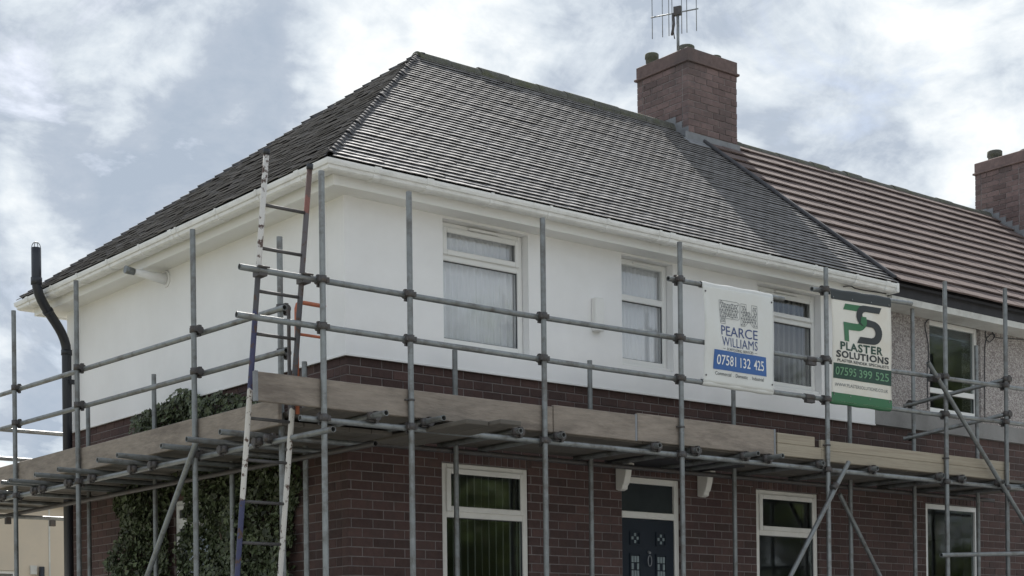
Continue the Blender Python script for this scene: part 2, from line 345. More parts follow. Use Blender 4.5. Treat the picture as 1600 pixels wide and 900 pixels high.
# openings (u0, u1, z0, z1)
up1 = [(1.085, 2.11, 3.60, 4.785), (3.335, 4.06, 3.665, 4.785), (5.36, 6.41, 3.66, 4.785)]
gr1 = [(1.07, 2.105, 1.05, 2.53), (3.335, 4.215, .05, 2.56), (5.335, 6.36, 1.05, 2.535)]
up2 = [(8.41, 9.45, 3.62, 4.785), (11.6, 12.6, 3.62, 4.785)]
gr2 = [(8.345, 9.43, 1.05, 2.545), (11.4, 12.5, 1.05, 2.545)]
sd1 = [(2.45, 3.33, .95, 2.39)]
mb = MB()
panel(mb, B + .005, W1, 0, HE, gr1, .25, lambda u, z, d: (u, B + .005 + d, z))
panel(mb, B + .255, D1, 0, HE, sd1, .25, lambda u, z, d: (B + .005 + d, u, z))
wall1 = mb.build('wall', 'mortar', H1)
mb = MB(); panel(mb, 0, W1 - .001, HE, 4.97, up1, .28, FM); panel(mb, .281, D1, HE, 4.97, [], .28, SM)
rend1 = mb.build('render', 'render', H1)
mb = MB(); mb.box((B + .26, D1 - .25, 0), (W1, D1 - .002, 4.97)); mb.box((W1 - .2, .3, 0), (W1 - .003, D1 - .26, 4.97)); mb.box((.29, .3, 2.62), (W1 - .21, D1 - .26, 2.80)); mb.box((.29, .3, .0), (W1 - .21, D1 - .26, .06)); mb.box((.29, .3, 4.86), (W1 - .21, D1 - .26, 4.92))
mb.build('inner_wall', 'interior', H1)
# small bellcast bead where the render stops above the bricks
mb = MB(); mb.box((-.006, -.006, HE - .012), (W1 - .002, .02, HE + .004)); mb.box((-.006, .021, HE - .012), (.02, D1, HE + .004))
mb.build('render_stop_bead', 'upvc', H1)
mb = MB(); panel(mb, W1 + .001, X2, 0, 3.405, gr2, .25, lambda u, z, d: (u, B + .005 + d, z))
wall2 = mb.build('wall', 'mortar', H2)
mb = MB(); panel(mb, W1 + .001, X2, 3.60, 4.97, up2, .28, FM); mb.build('pebbledash', 'pebble', H2)
MB().box((W1 + .001, -.008, 3.408), (8.405, .25, 3.597)).box((9.455, -.008, 3.408), (X2, .25, 3.597)).box((8.405, -.0075, 3.408), (9.455, .25, 3.597)).build('concrete_band', 'concrete', H2)
mb = MB(); mb.box((W1 + .01, D1 - .25, 0), (X2, D1 - .002, 4.97)); mb.box((X2 - .2, .3, 0), (X2 - .003, D1 - .26, 4.97)); mb.box((W1 + .01, .3, 2.62), (X2 - .21, D1 - .26, 2.80)); mb.box((W1 + .01, .3, 4.86), (X2 - .21, D1 - .26, 4.92))
mb.build('inner_wall', 'interior', H2)

# ---- bricks
BP, BC, BJ = .2305, .0848, .010
def brick_mesh(l, h, dp, m, key={}):
    k = (round(l, 4), round(h, 4), round(dp, 4), m)
    if k in key: return key[k]
    c = .0035; mb = MB(); a, b = l / 2, h / 2
    f = [(-a + c, 0, -b + c), (a - c, 0, -b + c), (a - c, 0, b - c), (-a + c, 0, b - c)]
    g = [(-a, c, -b), (a, c, -b), (a, c, b), (-a, c, b)]; r = [(-a, dp, -b), (a, dp, -b), (a, dp, b), (-a, dp, b)]
    mb.add(f + g + r, [(0, 1, 2, 3)] + [(4 + i, 4 + (i + 1) % 4, (i + 1) % 4, i) for i in range(4)] + [(8 + i, 8 + (i + 1) % 4, 4 + (i + 1) % 4, 4 + i) for i in range(4)] + [(11, 10, 9, 8)])
    key[k] = mb.mesh('brick', m, (0, 0, 0)); return key[k]
def lay(u0, u1, ztop, zbot, ops, off=0.0, first=None):
    """running bond: list of (u_centre, z_centre, length, height)"""
    out = []; r = 0; z = ztop
    while z - BC > zbot - .02:
        zc = z - BC / 2; st = 0 if r % 2 == 0 else -BP / 2
        u = u0 + st + off
        while u < u1:
            segs = [(max(u, u0), min(u + BP, u1))]
            for o in ops:
                if o[2] - BC * .45 < zc < o[3] + BC * .15:
                    ns = []
                    for a, b in segs:
                        if b <= o[0] or a >= o[1]: ns.append((a, b)); continue
                        if a < o[0]: ns.append((a, o[0] + BJ * .8))
                        if b > o[1]: ns.append((o[1] - BJ * .1, b))
                    segs = ns
            for a, b in segs:
                if b - a > .035: out.append(((a + b - BJ) / 2, zc, b - a - BJ, BC - BJ))
            u += BP
        z -= BC; r += 1
    return out
def put_bricks(items, parent, m, limit, score):
    """items: (matrix 4x4 rotation-only 3x3, pos, l, h, dp)"""
    items.sort(key=lambda it: score(it)); n = 0; mbs = MB()
    for it in items:
        rot, pos, l, h, dp = it
        l = round(l / .0025) * .0025
        if n < limit and score(it) < 1e6:
            o = bpy.data.objects.new('brick', brick_mesh(l, h, dp, m)); link(o, parent, pos); o.rotation_euler = rot.to_euler(); n += 1
        else:
            me = brick_mesh(l, h, dp, m); vs = [rot @ v.co + Vector(pos) for v in me.vertices]; mbs.add(vs, [tuple(p.vertices) for p in me.polygons])
    if mbs.v: mbs.build('brickwork', m, parent, fix=False, kind='stuff')
jit = lambda a: random.uniform(-a, a)
I3 = Matrix.Identity(3); SIDE = Matrix(((0, 1, 0), (-1, 0, 0), (0, 0, 1))).to_3x3()   # maps brick +y(depth)->+x, length->-y
def vis_score(it):
    p = Vector(it[1])
    if not inframe(p): return 2e6
    if 2.47 < p.z < 2.93 and p.y < .5: return 1e7
    return depth(p) + (6 if p.y > .5 and p.x < .5 else 0)
gs = lambda ops: [(a, b, c, d + .115) for a, b, c, d in ops]       # leave room for a soldier course
items = []; items2 = []
for (u, z, l, h) in lay(B, X2, HE - .002, 0, gs(gr1 + gr2), off=-.075):
    (items if u < W1 else items2).append((I3, (u, B + jit(.0015), z), l, h, .1025 if u < .3 else .08))
for (u, z, l, h) in lay(B + .1025 + BJ, D1, HE - .002, 0, sd1, off=-.02):
    if u - l / 2 < B + .1025: continue
    items.append((SIDE, (B + jit(.0015), u, z), l, h, .08))
def soldiers(o, items):
    n = round((o[1] - o[0] + .1) / .078); st = (o[1] - o[0] + .1) / n
    for i in range(n): items.append((I3, (o[0] - .05 + (i + .5) * st, B - .002 + jit(.001), o[3] + .058), st - .011, .105, .08))
for o in gr1: soldiers(o, items)
put_bricks(items, wall1, 'brick', 300, vis_score)
for o in gr2: soldiers(o, items2)
put_bricks(items2, wall2, 'brick', 290, vis_score)

# ---- windows
def bars(mb, x0, x1, z0, z1, t, y0, y1, m=FM):
    def bx(a, b, c, d):
        mb.add([m(a, c, y0), m(b, c, y0), m(b, d, y0), m(a, d, y0), m(a, c, y1), m(b, c, y1), m(b, d, y1), m(a, d, y1)],
               [(0, 1, 2, 3), (7, 6, 5, 4), (0, 4, 5, 1), (1, 5, 6, 2), (2, 6, 7, 3), (3, 7, 4, 0)])
    bx(x0, x0 + t, z0, z1); bx(x1 - t, x1, z0, z1); bx(x0 + t, x1 - t, z0, z0 + t); bx(x0 + t, x1 - t, z1 - t, z1)
def qbox(m, a, b, c, d, y0, y1):
    mb = MB(); mb.add([m(a, c, y0), m(b, c, y0), m(b, d, y0), m(a, d, y0), m(a, c, y1), m(b, c, y1), m(b, d, y1), m(a, d, y1)],
               [(0, 1, 2, 3), (7, 6, 5, 4), (0, 4, 5, 1), (1, 5, 6, 2), (2, 6, 7, 3), (3, 7, 4, 0)]); return mb
def window(house, op, zt, rec, upv='upvc', gl='glass', sash=True, vent=True, blinds='net', m=FM, sill=True, head=None):
    x0, x1, z0, z1 = op; x0 += .004; x1 -= .004; z1 -= .004; z0 += .004
    if sill: z0 += .035
    t = .058
    mb = MB(); bars(mb, x0, x1, z0, z1, t, rec, rec + .065, m)
    fr = mb.build('window', upv, house); bev(fr, .006)
    bev(qbox(m, x0 + t, x1 - t, zt - .032, zt + .032, rec + .001, rec + .064).build('transom', upv, fr), .005)
    ztop = z1 - t; a0, a1 = x0 + t, x1 - t
    if sash:
        mb = MB(); bars(mb, a0 - .012, a1 + .012, zt + .02, ztop + .012, .052, rec - .022, rec - .001, m); bev(mb.build('opening_sash', upv, fr), .007)
        pa, pb, pc, pd = a0 + .04, a1 - .04, zt + .072, ztop - .04
    else: pa, pb, pc, pd = a0, a1, zt + .032, ztop
    qbox(m, a0 - .004, a1 + .004, zt + .03, ztop + .004, rec + .028, rec + .034).build('pane', gl, fr)
    qbox(m, a0 - .004, a1 + .004, z0 + t - .004, zt - .03, rec + .028, rec + .034).build('pane', gl, fr)
    mb = MB(); bars(mb, a0, a1, z0 + t, zt - .032, .007, rec + .018, rec + .0275, m); mb.build('gasket', 'black', fr)
    if sill: bev(qbox(m, x0 - .003, x1 + .003, op[2] + .002, z0 + .001, rec - .055, rec + .064).build('sill', upv, fr), .006)
    if vent:
        c = (x0 + x1) / 2; wv = .36 if x1 - x0 > .9 else .30
        bev(qbox(m, c - wv / 2 + .02, c + wv / 2 + .02, z1 - .040, z1 - .016, rec - .016 - (.021 if sash else 0), rec - .0005).build('trickle_vent', upv, fr), .005)
    yb = rec + .10
    if blinds == 'net':                      # pleated net curtain
        mb = MB(); n = 90; vs = []; r = random.Random(int(x0 * 100))
        for i in range(n + 1):
            u = x0 + (x1 - x0) * i / n; d = yb + .016 * math.sin(i * .95 + .8 * math.sin(i * .21)) + r.uniform(-.002, .002)
            vs += [m(u, z0 + .02, d), m(u, z1, d)]
        mb.add(vs, [(2 * i, 2 * i + 2, 2 * i + 3, 2 * i + 1) for i in range(n)], True); mb.build('net_curtain', 'net', fr, fix=False)
    elif blinds == 'vertical':
        n = int((x1 - x0) / .085)
        for i in range(n):
            u = x0 + .05 + i * (x1 - x0 - .08) / (n - 1); a = R(58 + random.uniform(-5, 5)); hw = .042
            p = [(u - hw * math.cos(a), yb + .03 - hw * math.sin(a)), (u + hw * math.cos(a), yb + .03 + hw * math.sin(a))]
            mb = MB(); mb.prism([m(p[0][0], z0, p[0][1]), m(p[1][0], z0, p[1][1]), m(p[1][0], z1, p[1][1]), m(p[0][0], z1, p[0][1])], Vector(m(.0015, 0, .001)))
            mb.build('blind_slat', 'blind', fr)
    elif blinds == 'roller':
        qbox(m, x0 + .02, x1 - .02, z1 - .16, z1, yb, yb + .004).build('roller_blind', 'ink_grey', fr)
    return fr
window(H1, up1[0], 4.455, .09)
window(H1, up1[1], 4.385, .09, sash=False)
window(H1, up1[2], 4.455, .09, blinds='vertical')
window(H1, gr1[0], 2.055, .045, 'upvc_old', 'glass_low', vent=False, blinds='vertical', sill=False)
window(H1, gr1[2], 2.065, .045, 'upvc_old', 'glass_low', vent=False, blinds='none', sill=False)
window(H2, up2[0], 3.93, .05, 'upvc', 'glass_low', sash=False, vent=False, blinds='roller')
window(H2, up2[1], 3.93, .05, 'upvc', 'glass_low', sash=False, vent=False, blinds='none')
window(H2, gr2[0], 1.45, .05, 'upvc', 'glass_low', sash=False, vent=False, blinds='none', sill=False)
window(H2, gr2[1], 1.45, .05, 'upvc', 'glass_low', sash=False, vent=False, blinds='none', sill=False)
window(H1, sd1[0], 2.13, .05, 'upvc', 'glass_low', vent=False, blinds='none', m=SM)

# ---- front door with fanlight
x0, x1, z0, z1 = gr1[1]; x0 += .004; x1 -= .004; z1 -= .004; rec = .10
mb = MB(); t = .062
for a, b, c, d in ((x0, x0 + t, z0, z1), (x1 - t, x1, z0, z1), (x0 + t, x1 - t, z1 - t, z1), (x0 + t, x1 - t, 2.135, 2.205)):
    mb.box((a, rec, c), (b, rec + .07, d))
df = bev(mb.build('door_frame', 'upvc_old', H1), .006)
MB().box((x0 + t - .003, rec + .03, 2.2), (x1 - t + .003, rec + .036, z1 - t + .003)).build('fanlight', 'fan_dark', df)
a0, a1 = x0 + t + .004, x1 - t - .004
dr = bev(MB().box((a0, rec + .012, z0), (a1, rec + .056, 2.131)).build('door', 'door', H1), .004)
cxs = (a0 + (a1 - a0) * .24, a0 + (a1 - a0) * .74)
for c in cxs:
    for zc, hw, hh in ((1.93, .058, .058), (1.64, .062, .12)):
        mb = MB(); bars(mb, c - hw - .014, c + hw + .014, zc - hh - .014, zc + hh + .014, .015, rec + .001, rec + .012); mb.build('glazing_bead', 'door', dr)
        g = MB(); s = hw * .62
        for i, j in ((-1, 1), (0, 1), (1, 1), (-1, 0), (1, 0), (-1, -1), (0, -1), (1, -1)):
            if (i and j) and hh < .1: continue
            g.box((c + i * s - s * .38, rec + .0055, zc + j * hh * .62 - hh * .26), (c + i * s + s * .38, rec + .010, zc + j * hh * .62 + hh * .26))
        g.build('frosted_light', 'frosted', dr)
mb = MB(); cx = (a0 + a1) / 2 - .005
mb.path([(cx + .026 * math.sin(q), rec - .014, 1.70 + .055 * math.cos(q)) for q in [i * math.pi / 8 for i in range(17)]], .005, 8); mb.tube((cx, rec + .012, 1.80), (cx, rec - .02, 1.78), .013)
mb.build('door_knocker', 'lead', dr)
# canopy over the door on two white brackets
cp = MB().box((3.10, -.52, 2.665), (4.56, B - .002, 2.70)).build('door_canopy', 'nfascia', H1)
for xb in (3.285, 4.455):
    prof = [(B - .002, 2.655), (-.17, 2.655), (-.17, 2.625), (-.135, 2.61), (-.125, 2.54), (-.095, 2.45), (-.075, 2.435), (-.07, 2.40), (-.02, 2.385), (B - .002, 2.40)]
    bev(MB().prism([(xb - .04, y, z) for y, z in prof], (.08, 0, 0)).build('bracket', 'upvc_old', cp), .006)

# ---- small fittings on the rendered walls
bev(MB().box((2.915, -.075, 3.955), (3.03, -.0015, 4.285)).build('wall_box', 'upvc', H1), .008)
mb = MB(); p = onX(258, 436, -.02); q = Vector((-.36, p.y + .02, p.z + .03))
mb.tube((.0, p.y, p.z), (-.02, p.y, p.z), .085, 18); mb.tube((-.02, p.y, p.z), q, .06, 16, r1=.032); lamp = mb.build('wall_light_arm', 'render', H1)
MB().tube(q, q + Vector((-.10, 0, .012)), .036, 14, r1=.042).build('wall_light_head', 'steel', lamp)
mb = MB(); mb.box((-.03, 5.60, 3.0), (B, 5.75, 3.1)); 

# ---- eaves: soffit, fascia, gutters
ZS = 4.795
def lshape(mb, d, z0, z1, inner=0.0, xr=W1 - .11, yb=D1 + .26):
    mb.box((-d, -d, z0), (xr, -inner, z1)); mb.box((-d, -inner + .0005, z0), (-inner, yb, z1))
mb = MB(); lshape(mb, .26, ZS + .012, ZS + .024, -.0); mb.box((-.0005, D1 + .001, ZS + .012), (.5, D1 + .26, ZS + .024)); mb.build('soffit', 'upvc', H1)
mb = MB(); mb.box((-.28, -.28, ZS - .012), (W1 - .11, -.26, ZS + .165)); mb.box((-.28, -.2595, ZS - .012), (-.26, D1 + .26, ZS + .165)); mb.box((-.28, D1 + .26, ZS - .012), (.5, D1 + .28, ZS + .165))
fas = bev(mb.build('fascia', 'upvc', H1), .004)
for a, b in (((-.286, -.286, ZS - .016), (-.225, -.225, ZS + .10)),): bev(MB().box(a, b).build('corner_cap', 'upvc', fas), .004)
for xj in (3.6,): MB().box((xj, -.284, ZS - .014), (xj + .03, -.2795, ZS + .10)).build('fascia_joint', 'upvc', fas)
GP = [(-.282, .150), (-.282, .095), (-.31, .068), (-.36, .056), (-.412, .058), (-.428, .072), (-.434, .098), (-.448, .104), (-.455, .128), (-.456, .150), (-.450, .150), (-.448, .132), (-.432, .112), (-.424, .084), (-.408, .066), (-.36, .064), (-.315, .076), (-.29, .10), (-.29, .150)]
def gutter_run(name, h, fx, u0, u1, mitre0, mitre1, m):
    mb = MB(); n = len(GP)
    vs = [fx(u0 + (d if mitre0 else 0), d, ZS + z) for d, z in GP] + [fx(u1 - (d if mitre1 else 0), d, ZS + z) for d, z in GP]
    mb.add(vs, [(i, (i + 1) % n, n + (i + 1) % n, n + i) for i in range(n)] + [tuple(range(n)), tuple(range(2 * n - 1, n - 1, -1))])
    return mb.build(name, m, h)
fxF = lambda u, d, z: (u, d, z); fxS = lambda u, d, z: (d, u, z)
g1 = gutter_run('gutter', H1, fxF, 0, W1 - .13, True, False, 'gutter')
g2 = gutter_run('gutter', H1, fxS, 0, D1, True, True, 'gutter')
g3 = gutter_run('gutter', H1, lambda u, d, z: (u, D1 - d, z), 0, .55, True, False, 'gutter')
def bracket(g, fx, u, wd):
    o = [(d - .007 if d < -.40 else d, z + (.005 if z > .12 else -.007 if z < .08 else 0)) for d, z in GP[1:10]]
    mb = MB(); vs = [fx(u - wd, d, ZS + z) for d, z in o] + [fx(u + wd, d, ZS + z) for d, z in o]; n = len(o)
    inn = [(d + .012 * (d < -.40), z + .012 * (z < .07)) for d, z in o]
    vs += [fx(u - wd, d, ZS + z) for d, z in inn] + [fx(u + wd, d, ZS + z) for d, z in inn]
    mb.add(vs, [(i, i + 1, n + i + 1, n + i) for i in range(n - 1)] + [(i, i + 1, 2 * n + i + 1, 2 * n + i) for i in range(n - 1)] + [(n + i, n + i + 1, 3 * n + i + 1, 3 * n + i) for i in range(n - 1)])
    mb.build('gutter_bracket', 'gutter', g)
for u in (.06, .62, 1.32, 2.02, 2.75, 3.45, 3.62, 4.3, 5.05, 5.8, 6.5, 7.05): bracket(g1, fxF, u, .016 if u not in (.06, .62, 3.62, 7.05) else .035)
for u in (.05, .75, 1.5, 2.3, 2.42, 3.1, 3.85, 4.6, 5.3, 5.98): bracket(g2, fxS, u, .016 if u not in (.05, 2.42, 5.98) else .035)
bev(MB().box((W1 - .16, -.462, ZS + .05), (W1 - .12, -.284, ZS + .158)).build('stop_end', 'gutter', g1), .006)
# neighbour: dark open eaves over a pale boxed soffit
MB().box((W1 - .108, -.325, ZS + .05), (X2, -.29, ZS + .215)).build('fascia', 'nfascia', H2)
MB().box((W1 - .108, -.345, ZS - .03), (X2, -.01, ZS + .045)).build('soffit_box', 'nboard', H2)

# ---- roofs
EV, EZ, SLP = .40, ZS + .172, .780
PIT = math.atan(SLP); CP, SP = math.cos(PIT), math.sin(PIT)
YR = D1 / 2; ZR = EZ + SLP * (YR + EV); XA = YR; SL = (YR + EV) / CP; XP = W1 - .11
mb = MB()
v = [(-EV, -EV, EZ), (XP, -EV, EZ), (XP, YR, ZR), (XA, YR, ZR), (-EV, D1 + EV, EZ), (XP, D1 + EV, EZ)]
v2 = [(a, b, c - .03) for a, b, c in v]
mb.add(v + v2, [(0, 1, 2, 3), (4, 0, 3), (5, 4, 3, 2), (7, 6, 9, 8), (6, 10, 9), (10, 11, 8, 9), (0, 6, 7, 1), (4, 10, 6, 0), (5, 11, 10, 4), (1, 7, 8, 2), (2, 8, 11, 5)])
roof1 = mb.build('roof', 'deck', H1)
mb = MB(); v = [(XP + .002, -EV + .02, EZ + .018), (X2 + .1, -EV + .02, EZ + .018), (X2 + .1, YR, ZR + .002), (XP + .002, YR, ZR + .002), (XP + .002, D1 + EV, EZ), (X2 + .1, D1 + EV, EZ)]
v2 = [(a, b, c - .03) for a, b, c in v]
mb.add(v + v2, [(0, 1, 2, 3), (3, 2, 5, 4), (6, 7, 8, 9), (9, 8, 11, 10), (0, 6, 7, 1), (4, 10, 11, 5), (0, 3, 9, 6), (3, 4, 10, 9), (1, 7, 8, 2), (2, 8, 11, 5)])
roof2 = mb.build('roof', 'deck', H2)

def tile_geo(l0, l1, r0, r1, length, th, gauge, camber, lift=0, stepf=1.35):
    """tile in local (u, v, n): lower edge v=0 between l0..r0, at v=length between l1..r1"""
    step = th * stepf; b0 = step * 1.25 + lift; bt = b0 - step * length / gauge
    vs = []
    for vv_, a, b, base in ((0, l0, r0, b0), (length, l1, r1, bt)):
        for k in (0, .5, 1):
            vs.append((a + (b - a) * k, vv_, base + (camber if k == .5 else 0)))
        for k in (0, .5, 1):
            vs.append((a + (b - a) * k, vv_, base + th + (camber if k == .5 else 0)))
    return vs, [(0, 1, 4, 3), (1, 2, 5, 4), (3, 4, 10, 9), (4, 5, 11, 10), (0, 3, 9, 6), (2, 8, 11, 5)]
TG, TW, TT = .092, .165, .0068
def tiles(roof, org, u, v, n, width, lim, g, tw, th, m, limit, name, stag=True, gap=.0008, jl=.0013, overlap=1.55, skip=None, camber=.0012, stepf=2.2):
    rot = Matrix((u, v, n)).transposed(); rows = int(round(SL / g)); its = []
    std = {}
    for k in range(rows):
        vk = k * g; off = (tw / 2 if (stag and k % 2) else 0) + (jit(.006) if stag else 0)
        la, lb = lim(vk); la2, lb2 = lim(vk + g * overlap)
        uu = -tw + off
        while uu < width:
            a, b = uu, uu + tw - gap; uu += tw
            if b < la + .01 or a > lb - .01: continue
            cut = a < max(la, la2) or b > min(lb, lb2)
            p = org + u * ((a + b) / 2) + v * vk
            if skip and skip(p): continue
            its.append((depth(p) if inframe(p, .02) else 1e6, k, a, b, cut, la, lb, la2, lb2))
    its.sort(key=lambda q: q[0]); cnt = 0; rest = MB()
    for (d, k, a, b, cut, la, lb, la2, lb2) in its:
        vk = k * g; lift = abs(random.gauss(0, jl)); vj = jit(.0015) if stag else 0; ry = jit(.004) if stag else jit(.002)
        base_l = .0022 * (1 + math.sin(a * 2.1 + k * 1.7) * math.sin(a * .83 + k * .41)) if stag else 0; lift += base_l
        if cut:
            vs, fs = tile_geo(max(a, la), min(max(a, la2), min(b, lb2)), min(b, lb), max(min(b, lb2), max(a, la2)), g * overlap, th, g, .001, lift, stepf)
            base = org + v * vk
        else:
            c = (a + b) / 2; key = round(lift / .002)
            if key not in std: std[key] = tile_geo(-(b - a) / 2, -(b - a) / 2, (b - a) / 2, (b - a) / 2, g * overlap, th, g, camber, key * .002, stepf)
            vs, fs = std[key]; base = org + v * (vk + vj) + u * c
        if cnt < limit and d < 1e5:
            if cut:
                mb = MB(); mb.add(vs, fs); me = mb.mesh(name, m, (0, 0, 0))
            else:
                if ('me', key) not in std:
                    mb = MB(); mb.add(vs, fs); std[('me', key)] = mb.mesh(name, m, (0, 0, 0))
                me = std[('me', key)]
            o = bpy.data.objects.new(name, me); link(o, roof, base); o.rotation_euler = (rot @ Matrix.Rotation(ry, 3, 'Z')).to_euler(); cnt += 1
        else:
            rr = rot @ Matrix.Rotation(0 if cut else ry, 3, 'Z'); rest.add([base + rr @ Vector(q) for q in vs], fs)
    if rest.v: rest.build(name + 's', m, roof, fix=False, kind='stuff')
EX, EY, EZV = Vector((1, 0, 0)), Vector((0, 1, 0)), Vector((0, 0, 1))
nF = Vector((0, -SP, CP)); vF = Vector((0, CP, SP)); nS = Vector((-SP, 0, CP)); vS = Vector((CP, 0, SP))
CHX0, CHX1, CHY0, CHY1 = 6.97, 7.885, 2.61, 3.56
inch = lambda p: CHX0 - .02 < p.x < CHX1 + .02 and p.y > CHY0 - .02
tiles(roof1, Vector((-EV, -EV - .035, EZ - .02)), EX, vF, nF, XP + EV, lambda q: (q * CP, XP + EV - .01), TG, TW, TT, 'tile', 190, 'roof_tile', skip=inch)
wS = D1 + 2 * EV
tiles(roof1, Vector((-EV - .035, D1 + EV, EZ - .02)), -EY, vS, nS, wS, lambda q: (q * CP, wS - q * CP), TG, TW, TT, 'tile', 110, 'roof_tile', jl=.005)
tiles(roof2, Vector((XP + .03, -EV - .02, EZ + .0)), EX, vF, nF, X2 - XP, lambda q: (0, X2 - XP), .305, .30, .019, 'ntile', 300, 'roof_tile', stag=False, gap=.005, jl=.0015, overlap=1.1, skip=inch, camber=.0, stepf=1.5)
# hips: bonnet tiles, one per course
def hip(org, dirv, ua, ub, na, nb, wa=None):
    rows = int(SL / TG)
    for k in range(rows):
        c = org + dirv * (k * TG) + EZV * (.034 + abs(random.gauss(0, .006)))
        nxt = dirv * (TG * 1.45)
        up_ = (na + nb).normalized(); a0 = c + up_ * .017; a1 = a0 + nxt - up_ * .020
        wl = .095 + jit(.01); wq = wa or wl
        vs = []
        for p, drop in ((a0, 0), (a1, 0)):
            vs += [p + ua * wq - na * .022, p + ua * wq * .3 + up_ * .006, p + up_ * .008, p + ub * .03 + up_ * .006, p + ub * wl - nb * .022]
        lo = [v_ - up_ * .013 for v_ in vs]
        mb = MB(); mb.add(vs + lo, [(i, i + 1, 6 + i, 5 + i) for i in range(4)] + [(10 + i, 11 + i, 16 + i, 15 + i) for i in range(4)] + [(i, i + 1, 11 + i, 10 + i) for i in range(4)] + [(0, 5, 15, 10), (4, 9, 19, 14)])
        mb.build('hip_tile', 'hip', roof1)
hd = Vector((1, 1, SLP)); hd /= hd.z; hd = hd * SP      # per unit slope length
hip(Vector((-EV, -EV, EZ)), hd, (EX * .96 - vF * .12).normalized(), (EY * .96 - vS * .12).normalized(), nF, nS)
hd2 = Vector((1, -1, SLP)); hd2 /= hd2.z; hd2 = hd2 * SP
nB = Vector((0, SP, CP)); vB = Vector((0, -CP, SP))
hip(Vector((-EV, D1 + EV, EZ)), hd2, (EX * .96 - vB * .12).normalized(), (-EY * .96 - vS * .12).normalized(), nB, nS, .03)
# ridge tiles
def ridge(roof, x0, x1, name='ridge_tile', r=.125, ln=.44, m='ridge'):
    x = x0
    while x < x1 - .05:
        e_ = min(x + ln, x1); mb = MB(); seg = 10; dz = jit(.012)
        ring = lambda rr, xx: [(xx, YR + rr * math.sin(t) * 1.05, ZR - .048 + dz + rr * math.cos(t)) for t in [R(-100 + 200 * i / seg) for i in range(seg + 1)]]
        vs = ring(r, x) + ring(r, e_ - .008) + ring(r - .018, x) + ring(r - .018, e_ - .008); n = seg + 1
        fs = [(i, i + 1, n + i + 1, n + i) for i in range(seg)] + [(2 * n + i, 2 * n + i + 1, 3 * n + i + 1, 3 * n + i) for i in range(seg)]
        fs += [(i, i + 1, 2 * n + i + 1, 2 * n + i) for i in range(seg)] + [(n + i, n + i + 1, 3 * n + i + 1, 3 * n + i) for i in range(seg)] + [(0, n, 3 * n, 2 * n), (seg, n + seg, 3 * n + seg, 2 * n + seg)]
        mb.add(vs, fs); mb.build(name, m, roof); x = e_
ridge(roof1, XA - .03, CHX0 - .002, r=.115); ridge(roof2, CHX1 + .002, 13.9, r=.115, ln=.36)
# end cap of moss and mortar where hips meet ridge
bmx = bmesh.new(); bmesh.ops.create_icosphere(bmx, subdivisions=3, radius=.10)
for v_ in bmx.verts: v_.co *= 1 + random.uniform(-.08, .08); v_.co.z *= .8; v_.co.x *= .55
me = bpy.data.meshes.new('hip_cap'); bmx.to_mesh(me); bmx.free(); me.materials.append(M['ridge'])
link(bpy.data.objects.new('hip_cap', me), roof1, (XA - .005, YR, ZR - .02))
# raised joint strip between the two roofs
bev(MB().obox(Vector((XP + .012, YR / 2 - EV / 2 - .01, (EZ + ZR) / 2 + .055)), EX * .03, vF * (SL / 2 - .03), nF * .02).build('party_strip', 'hip', roof1), .012)

